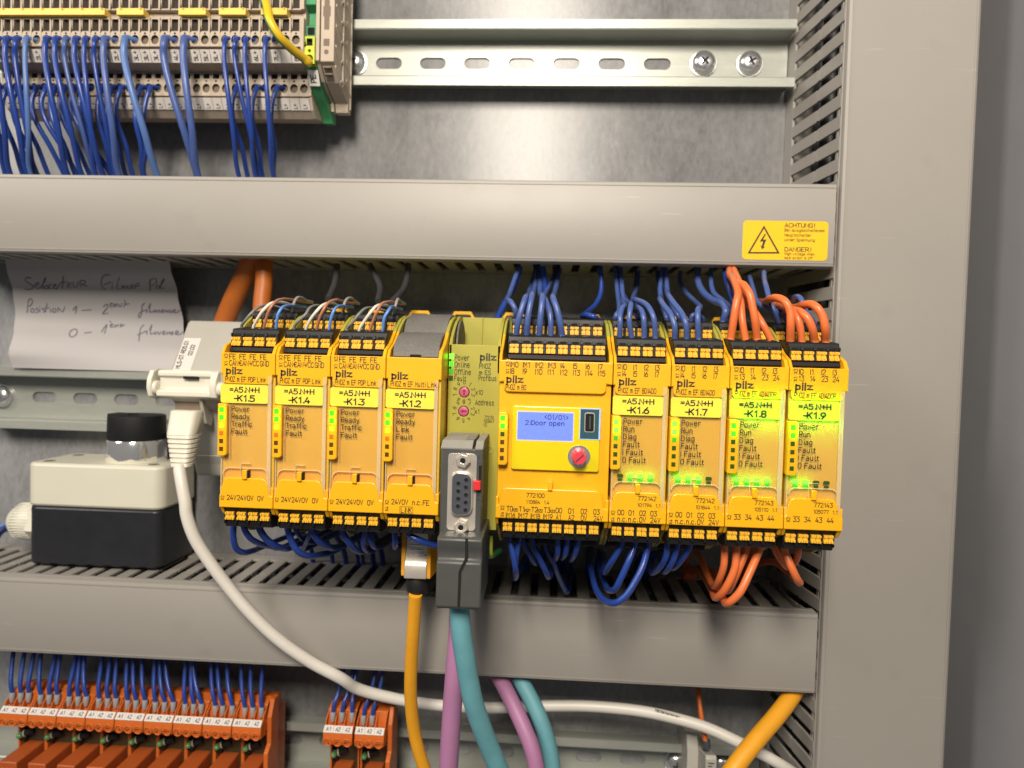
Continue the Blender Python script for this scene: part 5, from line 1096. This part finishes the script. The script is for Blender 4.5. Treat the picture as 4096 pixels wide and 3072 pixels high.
# coupler
t = thing('network_coupler', 'pale grey rail mounted network coupler left of the yellow modules with white plug in it', 'network coupler', (-40, 15, -15))
XL, XR = -54.5, -19
mb = MB(); mb.px([(16,29.5),(44,29.8),(46,28.5),(62,4),(62,-9),(56,-14),(50,-17),(36,-50),(34,-52.5),(12,-52.5)], XL, XR, 'coupler')
mb.px([(42,-40),(33,-52),(12,-52)], XL+.5, XR-.3, 'coupler')
build('housing', mb, t, bevel=.8, smooth=30)
mb = MB(); L = at('J', 110, 380, 64)[0]; Rr = at('J', 870, 400, 64)[0]
mb.px([(55,4.6),(63.5,4.6),(64.6,3.8),(64.6,1.6),(63,1.2),(62.6,-4.5),(66,-5.5),(66,-8.2),(62,-9.5),(55,-9)], L+4.2, Rr-3.2, 'couplerw')
for xa, xb in ((L, L+4.4), (Rr-3.4, Rr+3)):
    mb.px([(52,4.4),(60,5.2),(64.5,4.2),(67,0),(67.5,-4),(66,-8.5),(61,-9.8),(52,-9)], xa, xa+(xb-xa)*.55, 'couplerw'); mb.lathe((xa+(xb-xa)*.5, 63.5, -4.2), (1, 0, 0), [(3.4, 0), (3.6, .6), (3.4, (xb-xa)*.5)], 'couplerw', 20)
build('hinge_collar', mb, t, bevel=.5, smooth=35)
A = at('J', 475, 290, 65); B = at('J', 635, 325, 65); build('latch_window', MB().box(A[0], B[0], 62.5, 64.75, B[2], A[2], 'void'), t)
mb = MB(); q0 = at('J', 385, 560, 60); q1 = at('J', 690, 640, 60); mb.box(q0[0], q1[0], 54, 59.6, q1[2]-3.5, q0[2]+.6, 'beigein')
build('jack_opening', mb, t)
q = at('J', 700, 650, 58); build('jack_cheek', MB().px([(61,-9.5),(62,-10),(56.5,-22),(52,-24),(48,-17)], q[0]-.4, q[0]+1.2, 'coupler'), t, bevel=.3)
g = MB(); nrm = Vector((0, 24.5, 16)).normalized(); A = Vector((0, 46, 28.5)); B = Vector((0, 62, 4)); dd = (B-A)
def sl(x, u, off=.12): return tuple(Vector((x, 0, 0))+A+dd*u+nrm*off)
g.quad(sl(XL+1.3, .32), sl(XL+10.2, .32), sl(XL+10.2, .98), sl(XL+1.3, .98), 'tag'); tl = build('name_tag', g, t, smooth=0)
g = MB(); U = -dd.normalized()
g.text3('MLS-ST-RD5.01', sl(XL+4.3, .95, .2), U, (-1, 0, 0), 2.1, 'ink', width=16.5, bold=.01); g.text3('02.02', sl(XL+8.2, .68, .2), U, (-1, 0, 0), 2.0, 'ink', width=6.5, bold=.01)
build('lettering', g, tl, smooth=0)
# ================================================================== PAPER NOTE
def interp(tab, v):
    for (a, ha), (b, hb) in zip(tab[:-1], tab[1:]):
        if v >= b or b == tab[-1][0]: f = (v-a)/(b-a); f = f*f*(3-2*f) if 0 < f < 1 else f; return ha+(hb-ha)*f
LT = [(64,24),(58,22),(45,17.5),(33,15.5),(22,16.8),(10,20.5),(2.0,17.5)]; RT = [(64,26),(60,24.5),(46,17),(30,10.5),(14,9),(2.0,15)]
PX0, PX1 = -171.5, -76.0
def ph_(x, z): u = (x-PX0)/(PX1-PX0); return interp(LT, z)*(1-u)+interp(RT, z)*u
nx, nz = 24, 22; vs = []; fs = []
for off in (0, -.15):
    for j in range(nz+1):
        z = 2.0+(63.0-2.0)*j/nz
        for i in range(nx+1):
            x = PX0+(PX1-PX0)*i/nx; vs.append((x, ph_(x, z)+off, z))
S_ = (nx+1)*(nz+1)
for b_ in (0, S_):
    for j in range(nz):
        for i in range(nx): fs.append(tuple(b_+q for q in (j*(nx+1)+i, j*(nx+1)+i+1, (j+1)*(nx+1)+i+1, (j+1)*(nx+1)+i)))
t = thing('paper_note', 'curled white paper note with pencil handwriting tucked behind the duct', 'paper note', (-124, 15, 2))
build('sheet', MB().add(vs, fs, 'paper'), t, smooth=80)
HW = [
 [(350,172),(300,165),(280,195),(330,235),(370,262),(350,292),(300,298),(270,290)],
 [(395,255),(430,240),(425,222),(398,230),(390,268),(415,288),(455,270)], [(455,270),(500,190),(505,165),(485,200),(470,290),(500,260),(525,258),(530,285),(510,292),(490,285)],
 [(570,240),(545,250),(545,285),(580,285)], [(590,265),(620,250),(610,240),(592,258),(595,285),(630,280),(665,240)], [(640,288),(600,290)], [(700,150),(690,288)], [(660,222),(745,212)],
 [(790,225),(755,230),(750,275),(790,272)], [(752,252),(785,248)], [(810,215),(815,265),(845,272),(865,210)], [(890,270),(890,205),(935,200),(945,225),(905,240),(965,262)],
 [(1225,140),(1160,140),(1125,180),(1125,260),(1165,298)], [(1150,245),(1225,215)], [(1240,245),(1240,290)], [(1238,222),(1246,226)], [(1320,165),(1300,230),(1295,290),(1340,285)], [(1350,250),(1355,290),(1375,255),(1390,290),(1415,255),(1425,290),(1455,275),(1480,250),(1460,240),(1448,270),(1475,292),(1500,270)], [(1548,225),(1510,235),(1500,260),(1548,252)],
 [(1660,310),(1665,190),(1720,180),(1725,230),(1675,255)], [(1735,250),(1725,285),(1755,285),(1758,255),(1738,250)], [(1765,280),(1810,200),(1815,180),(1790,210),(1780,290),(1820,280)], [(1850,318),(1856,322)],
 [(300,555),(320,410),(345,400),(358,440),(325,490)], [(350,510),(338,545),(370,550),(375,515),(350,508)], [(420,505),(395,515),(425,530),(415,552),(385,550)], [(440,510),(440,548)], [(438,488),(444,490)], [(490,505),(465,515),(490,532),(480,555)], [(520,455),(500,552)], [(485,505),(545,500)], [(560,510),(558,550)], [(590,508),(580,545),(610,548),(615,512),(590,508)], [(640,550),(645,500),(690,548),(715,490)],
 [(805,530),(845,482),(835,568)], [(905,530),(1012,522)],
 [(1140,490),(1185,460),(1190,490),(1135,570),(1195,560)], [(1215,470),(1245,455),(1225,450),(1215,485),(1250,485)], [(1260,455),(1265,490),(1285,455),(1300,490)], [(1310,455),(1330,490),(1350,450)], [(1375,415),(1385,450),(1370,490)], [(1390,462),(1428,455)],
 [(1600,450),(1575,470),(1560,580),(1540,612),(1528,590),(1560,545),(1620,520)], [(1625,520),(1622,555)], [(1640,500),(1665,450),(1655,550),(1690,540)], [(1700,520),(1705,552),(1725,522),(1740,552),(1760,522),(1770,552)], [(1790,545),(1815,525),(1795,520),(1785,545),(1815,552)], [(1830,525),(1835,550),(1860,525),(1862,552)], [(1895,522),(1875,530),(1898,545),(1875,555)], [(1915,545),(1945,525),(1925,518),(1912,545),(1950,552),(1995,522)],
 [(820,735),(775,765),(770,810),(800,825),(845,790),(850,745),(815,735)], [(930,780),(1012,770)], [(1120,770),(1182,685),(1155,785)], [(1215,650),(1228,660)], [(1220,700),(1250,685),(1230,680),(1218,710),(1260,712)], [(1270,685),(1275,712),(1300,688),(1308,712)], [(1320,690),(1345,685),(1330,710),(1375,688)],
 [(1590,690),(1560,720),(1540,820),(1535,868)], [(1520,800),(1590,770),(1625,755)], [(1625,760),(1625,795)], [(1650,750),(1680,690),(1665,790),(1700,780)], [(1710,760),(1715,795),(1740,765),(1755,795),(1780,765)], [(1800,785),(1825,765),(1805,760),(1798,790),(1830,792)], [(1845,765),(1850,792),(1880,765),(1885,795)], [(1915,765),(1895,775),(1918,785),(1895,798)], [(1940,790),(1975,765),(1950,758),(1938,790),(1985,795),(2025,765)]]
mb = MB()
for s in HW:
    pts = []
    for x_, y_ in s:
        h = 16
        for _ in range(4): q = at('I', x_, y_, h); h = ph_(q[0], q[2])+.12
        pts.append(at('I', x_, y_, h))
    P2 = catmull(pts, 4)
    for a_, b_ in zip(P2[:-1], P2[1:]):
        dx, dz = b_[0]-a_[0], b_[2]-a_[2]; L_ = math.hypot(dx, dz) or 1; w2 = random.uniform(.24, .36); n_x, n_z = -dz/L_*w2, dx/L_*w2; ex, ez = dx/L_*.12, dz/L_*.12
        mb.quad((a_[0]+n_x-ex, a_[1]+.02, a_[2]+n_z-ez), (b_[0]+n_x+ex, b_[1]+.02, b_[2]+n_z+ez), (b_[0]-n_x+ex, b_[1]+.02, b_[2]-n_z+ez), (a_[0]-n_x-ex, a_[1]+.02, a_[2]-n_z-ez), 'pencil')
build('handwriting', mb, t, smooth=0)
# ================================================================== SELECTOR SWITCH BOX
bx0, bx1, bh0, bh1, bz0, bz1, bzs = -146.6, -71.0, 1.5, 40.0, -102.6, -47.8, -71.3
t = thing('selector_switch_box', 'black and cream selector switch box standing on the lower duct', 'switch box', ((bx0+bx1)/2, 20, bz0))
def rbox(mb, z0, z1, r, ins, k): mb.pz([(x, h) for x, h in rrect(bx0+ins, bx1-ins, bh0+ins, bh1-ins, r, 6)], z0, z1, k)
mb = MB(); rbox(mb, bz0, bzs, 6, .4, 'boxb'); build('base', mb, t, bevel=1.2, smooth=35)
mb = MB(); rbox(mb, bzs+.1, bz1, 6, 0, 'boxw'); ld = build('lid', mb, t, bevel=1.6, smooth=35)
mb = MB()
for x_, h_ in ((bx0+8, 32), (bx1-9, 32), (bx0+8, 9), (bx1-9, 9)): mb.lathe((x_, h_, bz1-.4), (0, 0, 1), [(2.9, 0), (2.9, .5), (2.5, .48), (.1, .48)], 'beigein', 18)
build('lid_screws', mb, ld)
kc = (-96.5, 20.5)
rg = build('chrome_ring', MB().lathe((kc[0], kc[1], bz1), (0, 0, 1), [(15.2, 0), (15.4, .8), (15.4, 11.5), (15.0, 12.2), (12, 12.4)], 'chrome', 48), t, smooth=50)
kb = build('rotary_knob', MB().lathe((kc[0], kc[1], bz1+12.3), (0, 0, 1), [(14.7, 0), (14.9, .6), (14.6, 12.6), (14.4, 13.3), (.1, 13.4)], 'knob', 40).box(kc[0]-14.2, kc[0]-2, kc[1]-5, kc[1]+5, bz1+25, bz1+26.2, 'knob'), t, bevel=.3, smooth=40)
mb = MB(); rs = random.Random(5); P = []
for i in range(61):
    a = math.radians(200+140*i/60); P.append((kc[0]+15.46*math.cos(a), kc[1]-15.46*math.sin(a)*1.0))
def dirt(i): return 1.0+1.3*(1+math.sin(i*.23+.5)*math.sin(i*.11+2))+rs.uniform(0, .45)
for i in range(60):
    a0, a1 = dirt(i) if i == 0 else last, dirt(i+1); last = a1
    mb.quad((P[i][0], P[i][1], bz1+.1), (P[i+1][0], P[i+1][1], bz1+.1), (P[i+1][0], P[i+1][1], bz1+a1), (P[i][0], P[i][1], bz1+a0), 'boxw')
build('dried_dust', mb, rg, smooth=0)
gz = -84.0; gh = 22
mb = MB(); mb.lathe((bx0+.5, gh, gz), (-1, 0, 0), [(11.3, 0), (11.3, 6.5), (10.4, 7.2)], 'couplerw', 6); mb.lathe((bx0-5, gh, gz), (-1, 0, 0), [(10.0, 0), (10.2, 5), (9.4, 10), (7.6, 14), (5.2, 16.2), (3.5, 16.5)], 'couplerw', 28)
for i in range(40):
    a = 2*math.pi*i/40; mb.box(bx0-16, bx0-6, gh+10.0*math.cos(a)-.2, gh+10.0*math.cos(a)+.2, gz+10.0*math.sin(a)-.2, gz+10.0*math.sin(a)+.2, 'couplerw')
build('cable_gland', mb, t, smooth=30)
wire('blue_wire', 'blue wire leaving the white cable gland at the left edge', [(bx0-18, gh, gz), (bx0-24, gh+1, gz-2), (bx0-30, gh+3, gz-6), (bx0-36, gh+3, gz-15), (bx0-40, gh, gz-26)], 1.4, 'bluep', 'blue wires at the cable gland')
wire('blue_wire', 'darker blue wire under the first one at the white cable gland', [(bx0-18, gh-2, gz-2), (bx0-25, gh-2, gz-5), (bx0-32, gh-3, gz-10), (bx0-38, gh-5, gz-28)], 1.3, 'blue', 'blue wires at the cable gland')
# ================================================================== ORANGE RELAYS
def make_relay(x, zo, label):
    W_ = 15.3; base = (x+W_/2, 10, -212.5+zo); t = thing('relay_module', label, 'relay', base, 'orange relay modules on the lower rail')
    z = lambda v: v+zo
    mb = MB()
    mb.px([(26,z(-172)),(38,z(-168.5)),(44,z(-170)),(46,z(-176)),(46,z(-183)),(26,z(-184))], x+.1, x+W_-.1, 'relay')          # rear of the socket
    mb.px([(47,z(-177)),(50,z(-175.7)),(52.6,z(-178.2)),(53.2,z(-181.2)),(52.8,z(-184)),(46,z(-185))], x+.1, x+W_-.1, 'relay')            # clamp block
    for i in range(4): mb.px([(42,z(-169)),(49,z(-173.5)),(49.6,z(-176)),(42,z(-177))], x+.1+(W_-.8)/3*i, x+.7+(W_-.8)/3*i, 'relay')
    for xa, xb in ((x-.3, x+.7), (x+W_-.7, x+W_+.05)): mb.px([(20,z(-180)),(39.5,z(-180)),(39.5,z(-236)),(20,z(-240))], xa, xb, 'relay')
    mb.box(x+1, x+W_-1, 40, 51, z(-185.2), z(-183.5), 'relay')
    for i in range(3):
        cx = x+2.7+5.0*i; mb.lathe((cx, 50, z(-182.2)), (0, 1, -.12), [(2.2, 0), (2.2, 3.6), (1.75, 3.6), (1.7, 2.6), (.1, 2.6)], 'relay', 16)
    h = build('socket', mb, t, bevel=.2, smooth=30)
    mb = MB()
    for i in range(3):
        cx = x+2.7+5.0*i; mb.lathe((cx, 51.9, z(-182.4)), (0, 1, -.12), [(1.7, 0), (1.65, .9), (.1, 1.1)], 'screw', 16); a = random.uniform(0, 3)
        c, s = math.cos(a), math.sin(a); mb.add([(cx+u*c-v*s, 53.05, z(-182.5)+u*s+v*c) for u, v in ((-1.5,-.22),(1.5,-.22),(1.5,.22),(-1.5,.22))], [(0,1,2,3)], 'void')
    build('clamp_screws', mb, t)
    mb = MB(); n = Vector((0, 2.5, 2.6)).normalized(); n = Vector((0, .72, .69))
    A = Vector((0, 50.1, z(-175.6))); B = Vector((0, 52.7, z(-178.1)))
    for i in range(3):
        xa, xb = x+.2+4.97*i, x+5.05+4.97*i; Pq = [Vector((xa,0,0))+A, Vector((xb,0,0))+A, Vector((xb,0,0))+B, Vector((xa,0,0))+B]
        mb.add([tuple(p) for p in Pq]+[tuple(p+n*.5) for p in Pq], [(0,1,2,3),(4,5,6,7),(0,1,5,4),(1,2,6,5),(2,3,7,6),(3,0,4,7)], 'tag')
    mk = build('marker_strip', mb, t, smooth=0)
    mb = MB(); dd = (A-B).normalized()
    for i, s in enumerate(('A1','A2','A2')): mb.text3(s, Vector((x+1.3+4.97*i,0,0))+B+dd*.9+n*.56, (1,0,0), dd, 1.75, 'ink', width=2.5, bold=.01)
    build('lettering', mb, mk, smooth=0)
    mb = MB(); mb.box(x+.8, x+W_-.8, 26, 36, z(-212), z(-184), 'pcb')
    lx, lz = x+LQ[0], z(LQ[1])
    mb.lathe((lx+2.4, 41.0, lz+1.6), (1, -.2, .25), [(1.6, 0), (1.6, 5.0)], 'void', 12); mb.lathe((lx+2.2, 41.0, lz+1.5), (1, -.2, .25), [(1.85, 0), (1.85, .6)], 'beige', 12)
    mb.lathe((x+12.6, 36, z(-192)), (0, 1, 0), [(.7, 0), (.7, .3)], 'beige', 10); mb.box(lx-1.7, lx+1.7, 36, 40, lz-3, lz+1.6, 'void')
    build('circuit_board', mb, t)
    build('indicator_led', MB().lathe((lx, 39.0, lz), (0, 1, .15), [(1.7, 0), (1.7, 2.4), (1.3, 3.6), (.5, 4.2)], 'led5', 16), t, smooth=60)
    mb = MB(); mb.box(x+2.6, x+12.2, 35, 56.5, z(-236), z(-201.6), 'relayd')
    rc = build('relay_case', mb, t, bevel=.7, smooth=35)
    mb = MB()
    for i in range(3): mb.box(x+4.0+2.4*i, x+5.6+2.4*i, 56.4, 56.6, z(-206.5), z(-204.5), 'relay')
    mb.text3('002', (x+12.26, 45, z(-212)), (0, 1, 0), (0, 0, 1), 3, 'void')
    build('case_marks', mb, rc, smooth=0)
    return t
rx = at('7', 1467, 1400, 52.6)[0]; gr = 'blue wires with grey ferrules feeding the relays'
FER = [[(1550,1530),(1600,1590),(1655,1665)],[(1363,1340),(1410,1380),(1470,1440)],[(1172,1180),(1226,1215),(1275,1225)],[(985,985),(1042,1015),(1097,1050)],[(810,812),(862,850),(918,905)],[(628,655),(683,705),(735,748)],[(440,490),(497,515),(548,540)],[(260,268),(315,360),(365,390)],[(80,95),(135,165),(185,225)]]
FY = lambda i: 1300-28.5*i*.98
rel0 = None
PITCH = 15.62
_q = at('K', 1300, 1170, 43); LQ = (_q[0]-(rx-6*PITCH), _q[2])
for i in range(9):
    x = rx-PITCH*i; lab = 'orange relay module, %s from the right end of the long row' % ORD[i+1]
    if i == 0: rel0 = make_relay(x, 0, lab)
    else: dup(rel0, (x+15.3/2, 10, -212.5), lab)
r2 = at('L', 165, 1105, 52.6); r3 = at('L', 660, 1130, 52.6); zo = r3[2]-(-178.1)
for xx, lab in ((r2[0], 'orange relay module, left one of the separate pair'), (r3[0], 'orange relay module, right one of the separate pair')):
    dup(rel0, (xx+15.3/2, 10, -212.5+(r2[2]-at('7', 1467, 1398, 52.6)[2])), lab)
zpair = r2[2]-at('7', 1467, 1398, 52.6)[2]
for xx, lab, zz in ((rx+15.5, 'orange end plate closing the right end of the long relay row', 0), (r3[0]+15.5, 'orange end plate closing the right end of the relay pair', zpair)):
    mb = MB().px([(36,zz-168.2),(42,zz-168),(46,zz-176),(46,zz-190),(50,zz-193),(50,zz-232),(36,zz-238)], xx, xx+2.4, 'relay')
    tag(build('end_plate', mb, base=(xx+1.7, 4, zz-212), bevel=.4, smooth=0), lab, 'end plate', 'orange relay end plates')
def relay_wire(xf, zf, top, lab):
    t = thing('blue_wire', lab, 'wire', (xf, 46, zf), gr)
    P = [(xf, 46.2, zf), (xf+.1, 46.6, zf+3.5), (xf+(top[0]-xf)*.22, 46.5, zf+8), (xf+(top[0]-xf)*.65, 44, zf+(top[2]-zf)*.6), (top[0], 40, top[2]), (top[0]+.5, 30, top[2]+14)]
    build('sheath', MB().tube(P, 1.12, 'blue', n=10), t, smooth=60)
    build('ferrule', MB().lathe((xf, 46.4, zf+3.7), (0, .08, -1), [(1.35, 0), (1.45, .2), (1.4, 3.2), (.95, 5.2)], 'ferrule', 14), t, smooth=50)
names3 = ('left', 'middle', 'right')
for i in range(9):
    for j, (xf, xt) in enumerate(FER[i]):
        yb = 1316-11.7*i
        q = at('7', xf, yb, 46.3); y_top = 893+.066*xt
        relay_wire(q[0], q[2], at('7', xt, y_top-10, 40), 'blue ferruled wire in the %s clamp of the %s relay from the right' % (names3[j], ORD[i+1]))
for j, (xf, yf, xt, yt, lab) in enumerate(((325,880,510,130,'left clamp of the left relay of the pair'),(468,880,660,130,'middle clamp of the left relay of the pair'),(625,885,715,130,'right clamp of the left relay of the pair'),(805,930,1010,150,'left clamp of the right relay of the pair'),(943,930,1130,150,'middle clamp of the right relay of the pair'))):
    q = at('L', xf, yf, 46.3); relay_wire(q[0], q[2], at('L', xt, yt, 36), 'blue ferruled wire in the '+lab)
# ================================================================== GREY END TERMINAL AT LOWER RIGHT
q0 = at('M', 390, 1000, 40); q1 = at('M', 800, 1060, 44)
t = thing('end_terminal', 'grey clamp terminal with barcode lines on the lower rail, fed by a dark orange wire', 'terminal', (q1[0]-6, 16, -212))
mb = MB(); xa, xb = q0[0]+1.5, q1[0]
mb.px([(3,-186),(14,-184),(26,-183),(30,-190),(30,-235),(3,-240)], xa, xa+6, 'coupler'); mb.px([(3,-190),(30,-188),(44,-183.5),(45.5,-185),(45.5,-197),(43,-198),(43,-235),(3,-238)], xa+6, xb, 'coupler')
build('housing', mb, t, bevel=.5, smooth=30)
mb = MB()
for i, w_ in enumerate((1, .7, .95, .8, 1)): mb.box(xa+7.2, xa+7.2+(xb-xa-8.4)*w_, 45.45, 45.56, -187.4-i*1.5, -186.8-i*1.5, 'slate')
build('barcode_lines', mb, t, smooth=0)
wire('orange_wire', 'dark orange wire with grey ferrule dropping into the grey clamp terminal', [at('M', 505, 130, 26), at('M', 525, 215, 30), at('M', 560, 520, 36), at('M', 590, 720, 38), at('M', 632, 960, 40), at('M', 645, 1040, 40)], 1.3, 'relay', 'single dark orange wire')
q = at('M', 645, 960, 40); tag(build('ferrule', MB().lathe(q, (.1, 0, -1), [(1.9, 0), (2.0, 1), (1.9, 4)], 'slate', 14), base=q), 'dark grey ferrule at the end of the dark orange wire', 'ferrule')
# ================================================================== EARTH LEAD UNDER THE OLIVE MODULE
q = at('H', 1565, 460, 96); q2 = at('H', 1565, 600, 97); q3 = at('H', 1590, 640, 92)
mb = MB().tube([(q[0], q[1], q[2]+4), q, q2, q3, (q3[0]+3, 80, q3[2]-1)], 1.5, 'green'); mb.tube([(q[0]+.55, q[1]+.3, q[2]+4), (q[0]+.55, q[1]+.35, q[2]), (q2[0]+.55, q2[1]+.35, q2[2]), (q3[0]+.6, q3[1]+.3, q3[2])], 1.15, 'gy')
tag(build('earth_wire', mb, base=q, smooth=60), 'short green and yellow earth wire below the olive module, beside the bus connector', 'wire')
